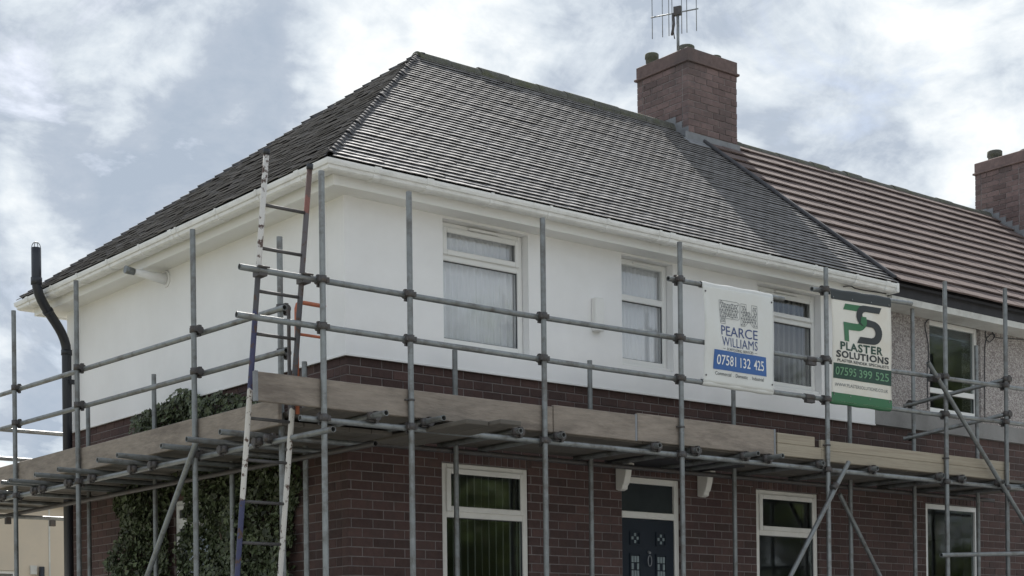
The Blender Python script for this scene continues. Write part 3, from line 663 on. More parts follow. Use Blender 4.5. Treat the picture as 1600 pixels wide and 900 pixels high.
# ---- chimneys
def chimney(house, x0, x1, y0, y1, ztop, limit, pots):
    zb = ZR - SLP * (YR - y0) - .35
    core = MB().box((x0 + .008, y0 + .008, zb), (x1 - .008, y1 - .008, ztop - .17)).build('chimney', 'mortar_soot', house)
    items = []
    z = ztop - .185; r = 0; H = .0815
    RB = Matrix.Rotation(R(180), 3, 'Z'); RR = Matrix(((0, -1, 0), (1, 0, 0), (0, 0, 1)))
    while z > zb:
        zc = z - H / 2
        def run(a, b, st):
            u = a + st
            while u < b - .02:
                p, q = max(u, a), min(u + .2275, b)
                if q - p > .04: yield (p + q) / 2, q - p - .009
                u += .2275
        s = 0 if r % 2 else -.114
        for u, l in run(x0, x1, s): items.append((I3, (u, y0 + jit(.003), zc), l, H - .009, .1025))
        for u, l in run(y0 + .1125, y1 - .1125, s): items.append((SIDE, (x0 + jit(.003), u, zc), l, H - .009, .1))
        for u, l in run(y0 + .1125, y1 - .1125, s): items.append((RR, (x1 + jit(.003), u, zc), l, H - .009, .1))
        for u, l in run(x0, x1, s): items.append((RB, (u, y1 + jit(.003), zc), l, H - .009, .1025))
        z -= H; r += 1
    def sc(it):
        p = Vector(it[1])
        if not inframe(p) or it[0] is RB or it[0] is RR: return 2e6
        if p.z < ZR - SLP * abs(YR - p.y) - .03: return 2e6
        return depth(p)
    put_bricks(items, core, 'brick_soot_hazed', limit, sc)
    mb = MB(); e1 = .028
    mb.box((x0 - e1, y0 - e1, ztop - .185), (x1 + e1, y1 + e1, ztop - .155)); bev(mb.build('oversailing_course', 'brick_soot_hazed', core), .006)
    mb = MB(); mb.box((x0 - .006, y0 - .006, ztop - .1545), (x1 + .006, y1 + .006, ztop)); o = bev(mb.build('chimney_cap', 'brick_soot_hazed', core), .008)
    mb = MB(); mb.add([(x0 + .03, y0 + .03, ztop), (x1 - .03, y0 + .03, ztop), (x1 - .03, y1 - .03, ztop), (x0 + .03, y1 - .03, ztop), (x0 + .3, y0 + .3, ztop + .06), (x1 - .3, y0 + .3, ztop + .06), (x1 - .3, y1 - .3, ztop + .06), (x0 + .3, y1 - .3, ztop + .06)],
                      [(0, 1, 5, 4), (1, 2, 6, 5), (2, 3, 7, 6), (3, 0, 4, 7), (4, 5, 6, 7)]); mb.build('flaunching', 'concrete', core)
    for (px, py, h, rr) in pots:
        mb = MB(); prof = [(rr * .95, 0), (rr * .95, h * .55), (rr * 1.08, h * .6), (rr * 1.08, h * .95), (rr * 1.0, h), (rr * .8, h), (rr * .78, 0)]; seg = 16
        vs = [(px + q * math.cos(2 * math.pi * i / seg), py + q * math.sin(2 * math.pi * i / seg), ztop - .01 + zz) for q, zz in prof for i in range(seg)]
        mb.add(vs, [(k * seg + i, k * seg + (i + 1) % seg, (k + 1) * seg + (i + 1) % seg, (k + 1) * seg + i) for k in range(len(prof) - 1) for i in range(seg)], True)
        mb.build('chimney_pot', 'ridge', core)
    # lead: apron in front, stepped soakers up the side
    za = ZR - SLP * (YR - y0)
    mb = MB(); mb.box((x0 - .06, y0 - .006, za - .05), (x1 + .04, y0 - .0035, za + .13)); mb.obox(Vector(((x0 + x1) / 2, y0 - .07, za - .015)), EX * ((x1 - x0) / 2 + .1), vF * .10, nF * .004); mb.build('lead_apron', 'lead', core)
    k = 0; y = y0 - .005
    while y < YR + .05:
        zz = ZR - SLP * abs(YR - y - .06); MB().box((x0 - .006 - .002 * (k % 2), y, zz - .06), (x0 - .0035, y + .13, zz + .16)).build('step_flashing', 'lead', core); y += .115; k += 1
    return core
ch1 = chimney(H1, CHX0, CHX1, CHY0, CHY1, 8.535, 150, [(7.05, 3.35, .15, .085), (7.24, 2.90, .16, .10), (7.72, 2.85, .12, .08), (7.72, 3.3, .14, .085)])
ch2 = chimney(H2, 13.9, 14.85, 2.25, 3.15, 8.46, 60, [(14.15, 2.95, .20, .11), (14.5, 2.6, .2, .11)])

# ---- soil pipe with wire cage
a = onX(105, 640, -.10); bq = onX(57, 440, -.56)
py = a.y; qy = bq.y
pts = [(-.10, py, 0.03), (-.10, py, 4.30)]
P0, P1, P2, P3 = Vector((-.10, py, 4.30)), Vector((-.10, py, 4.62)), Vector((-.56, qy, 4.70)), Vector((-.56, qy, 5.02))
for i in range(1, 13):
    t = i / 12; pts.append(tuple((1 - t) ** 3 * P0 + 3 * t * (1 - t) ** 2 * P1 + 3 * t * t * (1 - t) * P2 + t ** 3 * P3))
ztp = onX(55, 388, -.56).z; pts.append((-.56, qy, ztp))
pipe = MB().path(pts, .055, 18).build('soil_pipe', 'black', H1)
for p, q, rr in ((Vector(pts[1]) - EZV * .03, Vector(pts[1]) + EZV * .03, .063), (Vector(pts[13]) - EZV * .05, Vector(pts[13]) + EZV * .03, .063), (Vector((-.10, py, 3.0)), Vector((-.10, py, 3.07)), .064)):
    MB().tube(p, q, rr, 18).build('pipe_socket', 'black', pipe)
d_ = (Vector(pts[9]) - Vector(pts[7])).normalized(); MB().tube(Vector(pts[8]) - d_ * .02, Vector(pts[8]) + d_ * .02, .062, 18).build('pipe_socket', 'black', pipe)
MB().box((-.10, py - .09, 3.93), (-.005, py - .045, 3.98)).build('pipe_clip', 'black', pipe)
mb = MB()
for i in range(4):
    an = i * math.pi / 4; mb.path([(-.56 + .052 * math.cos(an) * math.cos(t), qy + .052 * math.sin(an) * math.cos(t), ztp + .065 * math.sin(t)) for t in [j * math.pi / 10 for j in range(11)]], .003, 6)
mb.build('wire_cage', 'steel', pipe)
# neighbour's cables and the loose cable at the corner of the fascia
def cable(h, pts, r=.006, m='black'):
    P_ = [Vector(p) for p in pts]; out_ = []
    for i in range(len(P_) - 1):
        p0, p1, p2, p3 = P_[max(i - 1, 0)], P_[i], P_[i + 1], P_[min(i + 2, len(P_) - 1)]
        for k in range(6):
            t = k / 6; out_.append(.5 * (2 * p1 + (p2 - p0) * t + (2 * p0 - 5 * p1 + 4 * p2 - p3) * t * t + (3 * p1 - p0 - 3 * p2 + p3) * t ** 3))
    MB().path(out_ + [P_[-1]], r, 6).build('cable', m, h)
cpx = lambda l, v=-.012: [onY(x, y, v) for x, y in l]
cable(H2, cpx([(1475, 476), (1455, 495), (1446, 505), (1446, 515), (1450, 535), (1451, 560), (1449, 575), (1450, 640)]))
cable(H2, cpx([(1449, 496), (1490, 500), (1526, 510)]), .005)
cable(H2, cpx([(1539, 660), (1539, 545), (1545, 525), (1553, 522), (1554, 526), (1547, 534), (1541, 530), (1540, 518), (1545, 513), (1551, 520), (1556, 527), (1575, 529), (1600, 531), (1640, 537)]))
cable(H1, [onY(x, y, -.30) for x, y in ((1318, 448), (1330, 447), (1342, 452), (1400, 461), (1475, 471))], .006)

# ------------------------------------------------------------------ scaffold
SC = empty('scaffold', (-1.0, -1.2, 0), 'galvanised tube scaffold with timber boards wrapped round the corner of the white house', 'scaffold')
TR = .0242; FY, SX = -1.2, -1.15
def tubep(name, p0, p1, m='steel', r=TR): return MB().tube(p0, p1, r, 14, hollow=True).build(name, m, SC, fix=False)
def ring(mb, c, ax, r=.034, h=.028):
    c = Vector(c); ax = Vector(ax).normalized(); mb.tube(c - ax * h, c + ax * h, r, 12)
def coupler_mesh(kind, key={}):
    if kind in key: return key[kind]
    mb = MB()
    along = EX if kind == 'x' else EY; side = EY if kind == 'x' else EX
    off = side * .052
    ring(mb, (0, 0, 0), (0, 0, 1)); ring(mb, off, along)
    mb.obox(off * .5, along * .022, side * .022, EZV * .024)
    mb.tube(along * .036 - side * .012, along * .036 + side * .05 + EZV * .0, .008, 6); mb.obox(along * .042 - side * .002, along * .016, side * .009, EZV * .02)
    mb.tube(off - EZV * .036 - side * .01, off - EZV * .036 - side * .075, .008, 6); mb.obox(off - EZV * .042 , along * .018, side * .012, EZV * .010)
    mb.obox(off + EZV * .036, along * .02, side * .014, EZV * .009); mb.obox(-along * .036, along * .010, side * .016, EZV * .018)
    key[kind] = mb.mesh('coupler', 'steel_dark', (0, 0, 0)); return key[kind]
def coupler(p, kind): link(bpy.data.objects.new('coupler', coupler_mesh(kind)), SC, p)
def standard(x, y, zt, lean=(0, 0)):
    tubep('standard', (x + lean[0], y + lean[1], .045), (x, y, zt))
    MB().box((x + lean[0] - .075, y + lean[1] - .075, .0255), (x + lean[0] + .075, y + lean[1] + .075, .0445)).build('base_plate', 'steel_dark', SC)
FP = [(-.99, 4.54), (-.15, 4.525), (1.28, 4.547), (2.965, 4.60), (5.065, 4.668), (7.065, 4.805), (8.2, 4.89)]
for x, zt in FP: standard(x, FY, zt)
pj_ = onX(437, 400, -1.02)
SPs = [(pj_.y, onX(437, 370, -1.02).z, -1.02), (.63, 4.453, SX), (3.05, 4.474, SX), (4.635, 4.461, SX), (6.9, 4.4, SX)]
for y, zt, x in SPs: standard(x, y, zt)
RY, RX = FY + .052, SX + .052
RAILS = [(3.690, 3.325)]
def rail(pts): return tubep('guard_rail', *pts)
rail(((-1.70, RY, 3.696), (1.0, RY, 3.686))); rail(((.9995, RY, 3.686), (6.1, RY, 3.735))); rail(((6.1005, RY, 3.735), (9.6, RY, 3.80)))
rail(((-1.73, RY, 3.328), (2.1, RY, 3.317))); rail(((2.1005, RY, 3.317), (6.8, RY, 3.338))); rail(((6.8005, RY, 3.338), (9.6, RY, 3.39)))
for x, zt in FP:
    coupler((x, FY, 3.69 + max(0, x - 2) * .014), 'x'); coupler((x, FY, 3.322 + max(0, x - 5) * .012), 'x')
ya = pj_.y
rail(((RX + .06, ya - .10, 3.552), (RX - .02, 7.4, 3.68))); rail(((RX + .06, ya - .12, 3.20), (RX - .02, 7.4, 3.30)))
for y, zt, x in SPs:
    coupler((x, y, 3.565 + (y + .7) * .0145), 'y'); coupler((x, y, 3.205 + (y + .7) * .012), 'y')
# upper rails that carry the banners
rail(((2.86, RY, 4.252), (4.47, RY, 4.275))); coupler((2.965, FY, 4.253), 'x')
rail(((4.905, RY, 4.437), (6.54, RY, 4.503))); coupler((5.065, FY, 4.445), 'x')
for x, z in ((4.87, 3.70), (4.84, 3.315)):      # sleeve couplers hanging at tube joints
    mb = MB(); mb.tube((x - .07, RY, z + .012), (x + .07, RY, z + .012), .033, 12); mb.obox((x, RY - .01, z - .03), EX * .06, EY * .022, EZV * .016); mb.build('sleeve_coupler', 'steel_dark', SC)
# end guards running back to the house
IN = [(1.02, 3.515), (2.665, 3.60), (4.69, 3.60), (6.585, 3.60), (7.75, 4.82), (9.0, 4.477)]
for x, zt in IN: standard(x, -.25, zt)
def yb_tube(p, q, ext=.16):
    p, q = Vector(p), Vector(q); d = (q - p).normalized(); tubep('end_guard', p - d * ext, q + d * .05)
yb_tube((7.75, -.30, 3.655), (8.2, FY + .06, 3.84)); yb_tube((7.75, -.30, 3.27), (8.2, FY + .06, 3.44))
coupler((7.75, -.25, 3.655), 'x'); coupler((7.75, -.25, 3.27), 'x'); coupler((8.2, FY, 3.85), 'y'); coupler((8.2, FY, 3.45), 'y')
for y, zt in ((.28, 3.35), (3.2, 3.668), (4.8, 3.565), (1.6, 2.75)): standard(-.25, y, zt)
# front ledgers, transoms, deck
ZL = 2.603
tubep('ledger', (-1.18, FY + .052, ZL - .012), (2.0, FY + .052, ZL)); tubep('ledger', (2.001, FY + .052, ZL), (8.05, FY + .052, ZL + .01)); tubep('ledger', (8.055, FY + .052, ZL + .012), (12, FY + .052, ZL + .02))
tubep('ledger', (-1.0, -.198, ZL - .002), (4, -.198, ZL), 'steel_dark'); tubep('ledger', (4.001, -.198, ZL), (9.4, -.198, ZL + .005), 'steel_dark')
for x, zt in FP: coupler((x, FY, ZL), 'x')
ZT = ZL + .0485
for x, y0 in ((-.55, -1.42), (-.02, -1.47), (.95, -1.27), (1.42, -1.29), (2.6, -1.28), (3.12, -1.26), (3.80, -1.40), (4.13, -1.42), (4.92, -1.26), (5.75, -1.29), (6.9, -1.28), (7.3, -1.27), (8.0, -1.30), (8.6, -1.28)):
    tubep('transom', (x, y0, ZT), (x + .02, -.06, ZT + .003))
    coupler((x, FY + .0, ZL + .05), 'y')
ZD = ZT + TR + .004
bl = [(-1.02, 2.88), (2.885, 6.78), (6.785, 9.3)]
def dboard(a, b, m='board'): return bev(MB().box(a, b).build('scaffold_board', m, SC), .005)
for i in range(5):
    y0 = FY + .075 + i * .222; o_ = (-.35, .0, .28, -.15, .1)[i]
    for a, b in bl: dboard((a + (o_ if a > 0 else 0), y0, ZD + jit(.002)), (b + o_ - .004 if b < 9 else b, y0 + .217, ZD + .037))
# boards laid the other way, poking out past the toe board at the corner
dboard((.02, -1.72, ZT - TR - .048), (.245, -.35, ZT - TR - .010)); 
dboard((.255, -1.86, ZT - TR - .046), (.475, -.33, ZT - TR - .009))
# toe boards
def toe(a, b, m='toe'): return bev(MB().box(a, b).build('toe_board', m, SC), .005)
toe((-1.585, FY + .030, 2.685), (1.4, FY + .067, 2.912)); toe((1.41, FY + .030, 2.69), (2.42, FY + .067, 2.930)); toe((2.425, FY + .030, 2.695), (4.31, FY + .067, 2.950))
toe((4.335, FY + .028, 2.70), (5.0, FY + .066, 2.822), 'newwood'); toe((4.335, FY + .028, 2.8235), (4.90, FY + .066, 2.925), 'newwood')
toe((5.0005, FY + .028, 2.69), (8.30, FY + .066, 2.800), 'newwood'); toe((5.001, FY + .028, 2.8015), (8.30, FY + .066, 2.905), 'newwood')
for x, z0_, z1_ in ((2.405, 2.693, 2.932), (4.295, 2.697, 2.952), (-1.575, 2.687, 2.914)): MB().box((x - .012, FY + .0275, z0_ - .002), (x + .012, FY + .0695, z1_ + .002)).build('end_band', 'lead', SC)
for x, zz in ((-.15, 2.82), (2.965, 2.86), (5.065, 2.85), (7.065, 2.86)):
    mb = MB(); ring(mb, (x, FY, zz), (0, 0, 1), .031, .008); mb.obox((x - .04, FY + .01, zz), EX * .012, EY * .012, EZV * .006); mb.build('board_clip', 'steel_dark', SC)
# side run: lower deck
ZL2 = 2.487
tubep('ledger', (SX + .052, -1.5, ZL2 - .02), (SX + .052, 3.3, ZL2 + .008)); tubep('ledger', (SX + .052, 3.3005, ZL2 + .008), (SX + .052, 7.5, ZL2 + .03))
tubep('ledger', (-.302, -.9, ZL2), (-.302, 7.5, ZL2 + .03), 'steel_dark')
for y, zt, x in SPs: coupler((SX, y, ZL2 + .01), 'y')
ZT2 = ZL2 + .055
for px_, py_, ex in ((10, 751, -1.45), (22, 748, -1.45), (62, 738, -1.45), (98, 732, -1.45), (160, 720, -1.45), (191, 711, -1.45), (260, 696, -1.42), (300, 684, -1.44)):
    p = onX(px_, py_, ex); zz = ZT2 + (p.y) * .0045
    tubep('transom', (ex - .05, p.y, zz + .006), (-.08, p.y + .02, zz)); coupler((SX + .01, p.y, zz - .052), 'x')
for y in (-.45, 5.0, 5.9, 6.6): tubep('transom', (-1.5, y, ZT2 + y * .0045), (-.08, y, ZT2 + y * .0045)); coupler((SX + .01, y, ZT2 - .05 + y * .0045), 'x')
ZD2 = ZT2 + TR + .036
for i in range(5):
    x0_ = SX + .078 + i * .221
    for a, b in ((-.68, 2.6), (2.605, 6.4), (6.405, 7.6)): dboard((x0_, a + (.0 if a < 0 else (i % 3) * .12), ZD2), (x0_ + .216, b + ((i % 3) * .12 - .006 if b < 7 else 0), ZD2 + .038))
toe((SX + .030, -.72, 2.593), (SX + .067, .70, 2.812)); 
for a, b, z0_, z1_ in ((.705, 3.12, 2.60, 2.828), (3.125, 5.6, 2.625, 2.853), (5.605, 7.5, 2.64, 2.86)): toe((SX + .030, a, z0_), (SX + .067, b, z1_))
# braces
def brace(p, q): return tubep('brace', p, q)
b0, b1 = onX(303, 700, -1.205), onX(230, 900, -1.205); brace(b0 + (b0 - b1) * .06, b1 + (b1 - b0) * 1.2)
b0, b1 = onY(1326, 722, -1.255), onY(1235, 900, -1.255); brace(b0, b1 + (b1 - b0) * 1.0)
b0, b1 = onY(1450, 566, -1.255), onY(1600, 815, -1.255); brace(b0, b1 + (b1 - b0) * 1.1)
b0, b1 = onY(1312, 772, -.30), onY(1375, 900, -.30); brace(b0, b1 + (b1 - b0) * 1.3)
for x, z in ((6.83, 3.71), (5.1, 2.42)): 
    mb = MB(); mb.tube((x - .03, FY - .055, z - .02), (x + .03, FY - .055, z + .03), .034, 10); mb.obox((x, FY - .01, z), EX * .03, EY * .05, EZV * .025); mb.build('swivel_coupler', 'steel_dark', SC)
tubep('low_rail', (6.87, FY - .055, 1.785), (10.2, FY - .052, 1.94)); tubep('low_rail', (8.15, FY + .10, 2.64), (10.6, FY + .1, 2.70))
# return run behind the house
for z, xa, xb in ((3.488, -1.3, .6), (3.145, -1.3, .6), (2.465, -1.4, .8)): tubep('guard_rail', (xa, 6.62, z), (xb, 6.6, z + .004))
for x in (-.9, -.45, .1): mb = MB(); mb.obox((x, 6.62, 2.42), EX * .03, EY * .03, EZV * .045); mb.build('coupler', 'steel_dark', SC)
# orange ladder gate across the opening
GX = -1.06
gy0 = onX(463, 470, GX).y; gy1 = gy0 - .42
gp = [(GX, gy0, 2.66), (GX, gy0, 3.50), (GX + .01, gy0, 3.535), (GX + .035, gy0, 3.552), (GX + .07, gy0, 3.556), (GX + .27, gy0, 3.552)]
gate = MB().path(gp, .017, 10).build('ladder_gate', 'orange', SC, label='orange painted tube safety gate')
MB().tube((GX, gy0, 3.30), (GX + .27, gy0, 3.298), .012, 8).build('gate_rail', 'orange', gate)
pp = onX(451, 484, GX); tubep('gate_post', (GX, pp.y, 2.66), (GX, pp.y, pp.z), 'steel_dark', .015)

# ------------------------------------------------------------------ ladder
LK = .17
def lad(z, x): return Vector((x, -1.085 + LK * (3.69 - z), z))
LD = empty('ladder', lad(.03, -1.31), 'tall steel pole ladder with flaking white and blue paint leaning on the scaffold', 'ladder')
xl = lambda z: -1.505 + .004 * (4.6 - z); xr = lambda z: -1.115 + .004 * (4.6 - z)
def stile(f, zt, m):
    pts = [lad(z, f(z)) for z in (.035, 1.2, 2.4, 3.5, zt)]
    o = MB().path(pts, .0225, 12).build('stile', m, LD)
    MB().tube(lad(zt - .02, f(zt)), lad(zt + .02, f(zt)), .027, 12).build('end_cap', 'black', LD)
stile(xl, 4.585, 'stileA'); stile(xr, 4.545, 'stileB')
z = .35
while z < 4.5:
    MB().tube(lad(z, xl(z) - .01), lad(z, xr(z) + .01), .0135, 10).build('rung', 'rung', LD); z += .3205
for f in (xl, xr):
    p = lad(3.69, f(3.69)); mb = MB(); mb.obox(p + Vector((0, -.03, .002)), EX * .036, EY * .05, EZV * .038); mb.tube(p + Vector((-.05, -.09, .03)), p + Vector((.05, -.09, .03)), .008, 6); mb.build('ladder_clip', 'steel_dark', LD)

# ------------------------------------------------------------------ banners
FONT = bpy.data.fonts.load('<builtin>') if '<builtin>' in bpy.data.fonts else None
def text_mesh(s, size, wfit=None, bold=0.0, shear=0, space=1.0):
    cu = bpy.data.curves.new('t', 'FONT'); cu.body = s; cu.size = size; cu.offset = bold; cu.shear = shear; cu.space_character = space; cu.resolution_u = 3
    cu.align_x = 'LEFT'; cu.fill_mode = 'FRONT'
    o = bpy.data.objects.new('t', cu); scene.collection.objects.link(o); dg = bpy.context.evaluated_depsgraph_get()
    me = bpy.data.meshes.new_from_object(o.evaluated_get(dg)); v = [(p.co.x, p.co.y) for p in me.vertices]; f = [tuple(p.vertices) for p in me.polygons]
    bpy.data.objects.remove(o, do_unlink=True); bpy.data.curves.remove(cu); bpy.data.meshes.remove(me)
    x0_ = min(a for a, b in v); x1_ = max(a for a, b in v); y0_ = min(b for a, b in v); y1_ = max(b for a, b in v)
    return [((a - x0_) / (x1_ - x0_), (b - y0_) / (y1_ - y0_)) for a, b in v], f
class Banner:
    def __init__(s, name, x0, x1, zb0, zt0, zb1, zt1, label, wav, topm, botm, cloth='cloth_white'):
        s.x0, s.x1, s.c = x0, x1, (zb0, zt0, zb1, zt1); s.w = wav
        s.o = empty(name, (x0, RY, zb0), label, 'banner', None)
        nu, nv = 24, 30; mb = MB()
        def sheet(v0, v1, m, nm, off):
            vs = [s.P(i / nu, v0 + (v1 - v0) * j / nv, off) for j in range(nv + 1) for i in range(nu + 1)] ; n = len(vs)
            vs += [Vector(p) + Vector((0, .0012, 0)) for p in vs]
            fs = [(j * (nu + 1) + i, j * (nu + 1) + i + 1, (j + 1) * (nu + 1) + i + 1, (j + 1) * (nu + 1) + i) for j in range(nv) for i in range(nu)]
            fs += [tuple(n + q for q in reversed(f)) for f in fs]
            for i in range(nu):
                fs += [(i, n + i, n + i + 1, i + 1)]; k = nv * (nu + 1) + i; fs += [(k, k + 1, n + k + 1, n + k)]
            for j in range(nv):
                k = j * (nu + 1); q = k + nu + 1; fs += [(k, q, n + q, n + k)]; k += nu; q += nu; fs += [(k, n + k, n + q, q)]
            mb = MB(); mb.add(vs, fs, True); return mb.build(nm, m, s.o, fix=False)
        s.sheet = sheet
        sheet(0, 1, cloth, 'sheet', 0)
        # pockets wrapped round the tubes
        for v, m, nm in ((1, topm, 'top_pocket'), (0, botm, 'bottom_pocket')):
            pts = [];
            ring_ = []
            for i in range(nu + 1):
                u = i / nu; p = s.P(u, v, 0); zc = p.z + (-.0 if v else 0); r = .030 + .003 * math.sin(u * 17 + v)
                ring_.append([Vector((p.x, RY + r * math.cos(t), zc + r * math.sin(t))) for t in [k * math.pi / 7 for k in range(14)]])
            vs = [q for rg in ring_ for q in rg]; mb = MB()
            mb.add(vs, [(i * 14 + k, i * 14 + (k + 1) % 14, (i + 1) * 14 + (k + 1) % 14, (i + 1) * 14 + k) for i in range(nu) for k in range(14)], True); mb.build(nm, m, s.o, fix=False)
        for u in (.03, .97) if name == 'banner' else ():
            for v in (.07, .93):
                p = s.P(u, v, .003); MB().tube(p, p - EY * .004, .009, 10).build('eyelet', 'steel_dark', s.o)
    def P(s, u, v, off):
        a = s.c[0] + (s.c[2] - s.c[0]) * u; b = s.c[1] + (s.c[3] - s.c[1]) * u
        y = RY - .0315 + s.w * math.sin(math.pi * v) * (1 + .25 * math.sin(u * 9 + v * 2)) + .004 * math.sin(u * 13 + v * 5) * math.sin(math.pi * v) + .007 * math.sin(6 * (u + v) + 1) * math.sin(math.pi * v) + .0025 * math.sin(21 * u - 9 * v) * math.sin(math.pi * v)
        dx = .012 * math.sin(math.pi * v) * (.5 - u) * 2
        return Vector((s.x0 + (s.x1 - s.x0) * u + dx, y - off, a + (b - a) * v))
    def text(s, t, u0, u1, v0, v1, m, off=.0035, bold=0, space=1.0, shear=0):
        vs, fs = text_mesh(t, 1, bold=bold, space=space, shear=shear); mb = MB()
        mb.add([s.P(u0 + (u1 - u0) * a, v0 + (v1 - v0) * b, off) for a, b in vs], fs); return mb.build('lettering', m, s.o, fix=False)
    def poly(s, pts, m, off=.003, nm='printed_shape'):
        """fill a uv polygon (subdivided through a fine triangulation)"""
        bm = bmesh.new(); bv = [bm.verts.new((a, b, 0)) for a, b in pts]; bm.faces.new(bv); bmesh.ops.triangulate(bm, faces=bm.faces[:])
        for _ in range(3): bmesh.ops.subdivide_edges(bm, edges=[e for e in bm.edges if e.calc_length() > .08], cuts=1); bmesh.ops.triangulate(bm, faces=[f for f in bm.faces if len(f.verts) > 3])
        bm.verts.index_update(); mb = MB(); mb.add([s.P(v.co.x, v.co.y, off) for v in bm.verts], [tuple(v.index for v in f.verts) for f in bm.faces]); bm.free()
        return mb.build(nm, m, s.o, fix=False)
    def line(s, p, q, wd, mb, off=.003):
        a = s.P(*p, off); b = s.P(*q, off); d = (b - a); n_ = Vector((-d.z, 0, d.x)).normalized() * wd; mb.add([a + n_, a - n_, b - n_, b + n_], [(0, 1, 2, 3)])
def flip_to_front(o): pass
B1 = Banner('banner', 3.285, 4.285, 3.325, 4.257, 3.322, 4.272, 'white scaffolding firm banner with blue telephone panel tied to the scaffold', -.012, 'cloth_white', 'cloth_white')
B1.text('PEARCE', .225, .755, .505, .605, 'ink_navy', bold=.003); B1.text('WILLIAMS', .235, .755, .395, .490, 'ink_navy', bold=.0, space=1.06)
B1.text('SCAFFOLDING SERVICES', .305, .69, .353, .380, 'ink_black')
mb = MB(); B1.line((.245, .367), (.285, .367), .002, mb); B1.line((.71, .367), (.75, .367), .002, mb); mb.build('printed_line', 'ink_grey', B1.o, fix=False)
B1.poly([(.125, .145), (.885, .145), (.885, .345), (.125, .345)], 'ink_blue', nm='printed_panel')
for t_, a_, b_ in (('07581', .165, .440), ('132', .505, .645), ('425', .695, .845)): B1.text(t_, a_, b_, .195, .298, 'ink_white', off=.006, bold=.008)
B1.text('Commercial  .  Domestic  .  Industrial', .155, .84, .088, .125, 'ink_black')
# faceted wire-frame initials
def wire_letters(bn, polys, m):
    mb = MB()
    def inside(p, poly):
        c = False; n = len(poly)
        for i in range(n):
            (ax, ay), (bx_, by) = poly[i], poly[(i + 1) % n]
            if (ay > p[1]) != (by > p[1]) and p[0] < (bx_ - ax) * (p[1] - ay) / (by - ay) + ax: c = not c
        return c
    rr = random.Random(3)
    for poly in polys:
        xs_ = [p[0] for p in poly]; ys_ = [p[1] for p in poly]; g = .036; nx_ = int((max(xs_) - min(xs_)) / g) + 2; ny_ = int((max(ys_) - min(ys_)) / g) + 2; pt = {}
        for i in range(nx_):
            for j in range(ny_):
                p = (min(xs_) + (i + .25 + .5 * (j % 2)) * g + rr.uniform(-.008, .008), min(ys_) + (j + .5) * g * .9 + rr.uniform(-.008, .008))
                if inside(p, poly): pt[(i, j)] = p
        for (i, j), p in pt.items():
            for di, dj in ((1, 0), (0, 1), (1 if j % 2 else -1, 1)):
                q = pt.get((i + di, j + dj))
                if q: bn.line(p, q, .0022, mb)
            bn.line((p[0] - .004, p[1]), (p[0] + .004, p[1]), .0045, mb)
        for k in range(len(poly)): bn.line(poly[k], poly[(k + 1) % len(poly)], .0018, mb)
    mb.build('wireframe_initials', m, bn.o, fix=False)
wire_letters(B1, [[(.22, .625), (.30, .625), (.30, .685), (.48, .685), (.50, .70), (.50, .85), (.47, .865), (.22, .865)],
                  [(.52, .86), (.595, .86), (.595, .75), (.635, .79), (.675, .75), (.675, .86), (.755, .86), (.755, .63), (.70, .63), (.635, .685), (.575, .63), (.52, .63)]], 'ink_grey')
B2 = Banner('banner', 5.155, 6.145, 3.325, 4.451, 3.325, 4.487, 'white plastering firm banner with black top band and green foot', -.008, 'ink_black', 'ink_green', 'cloth_backlit')
B2.poly([(0, .925), (1, .925), (1, 1.0), (0, 1.0)], 'ink_black', nm='printed_band')
B2.poly([(0, 0), (1, 0), (1, .075), (0, .075)], 'ink_green', nm='printed_band')
B2.poly([(0.02, .205), (1, .205), (1, .345), (0.02, .345)], 'ink_dark', nm='printed_panel')
for u in (.04, .35, .66, .96): p = B2.P(u, .945, .004); MB().tube(p, p - EY * .003, .008, 8).build('eyelet', 'steel', B2.o)
for u in (.04, .30, .62, .95): p = B2.P(u, .055, .004); MB().tube(p, p - EY * .003, .008, 8).build('eyelet', 'steel', B2.o)
# interlocked initials
def arc(cx, cy, rx, ry, a0, a1, n=10): return [(cx + rx * math.cos(R(a0 + (a1 - a0) * i / n)), cy + ry * math.sin(R(a0 + (a1 - a0) * i / n))) for i in range(n + 1)]
B2.poly([(.20, .845), (.235, .90), (.50, .90)] + [(.42, .845)], 'ink_green')
B2.poly([(.19, .555), (.19, .73), (.44, .73), (.475, .745), (.49, .775), (.49, .80), (.565, .80)] + arc(.44, .76, .135, .095, 0, -82, 8)[0:] + [(.28, .665), (.28, .555)], 'ink_green', off=.0045)
B2.poly([(.83, .905), (.79, .848), (.56, .848)] + arc(.56, .815, .055, .033, 90, 250, 6) + [(.66, .775)] + arc(.68, .665, .155, .108, 88, -88, 12) + [(.42, .555), (.47, .615), (.66, .615)] + arc(.66, .665, .065, .048, -88, 88, 8) + [(.53, .715)] + arc(.53, .81, .115, .095, 265, 92, 12), 'ink_black', off=.0055)
B2.poly([(.49, .80), (.565, .80)] + arc(.44, .76, .135, .095, 0, -40, 5) + [(.475, .745)], 'ink_green', off=.0075)
B2.text('PLASTER', .115, .855, .470, .545, 'ink_dark', bold=.03, space=1.12); B2.text('SOLUTIONS', .055, .955, .397, .462, 'ink_black', bold=.035, space=1.10)
B2.text('PLASTER RENDER SPECIALISTS', .075, .955, .358, .385, 'ink_black', bold=.012)
for t_, a_, b_ in (('07595', .05, .385), ('399', .44, .655), ('525', .715, .95)): B2.text(t_, a_, b_, .237, .312, 'ink_pale', off=.006, bold=.008)
B2.text('WWW.PLASTERSOLUTIONS.CO.UK', .05, .935, .135, .165, 'ink_grey')

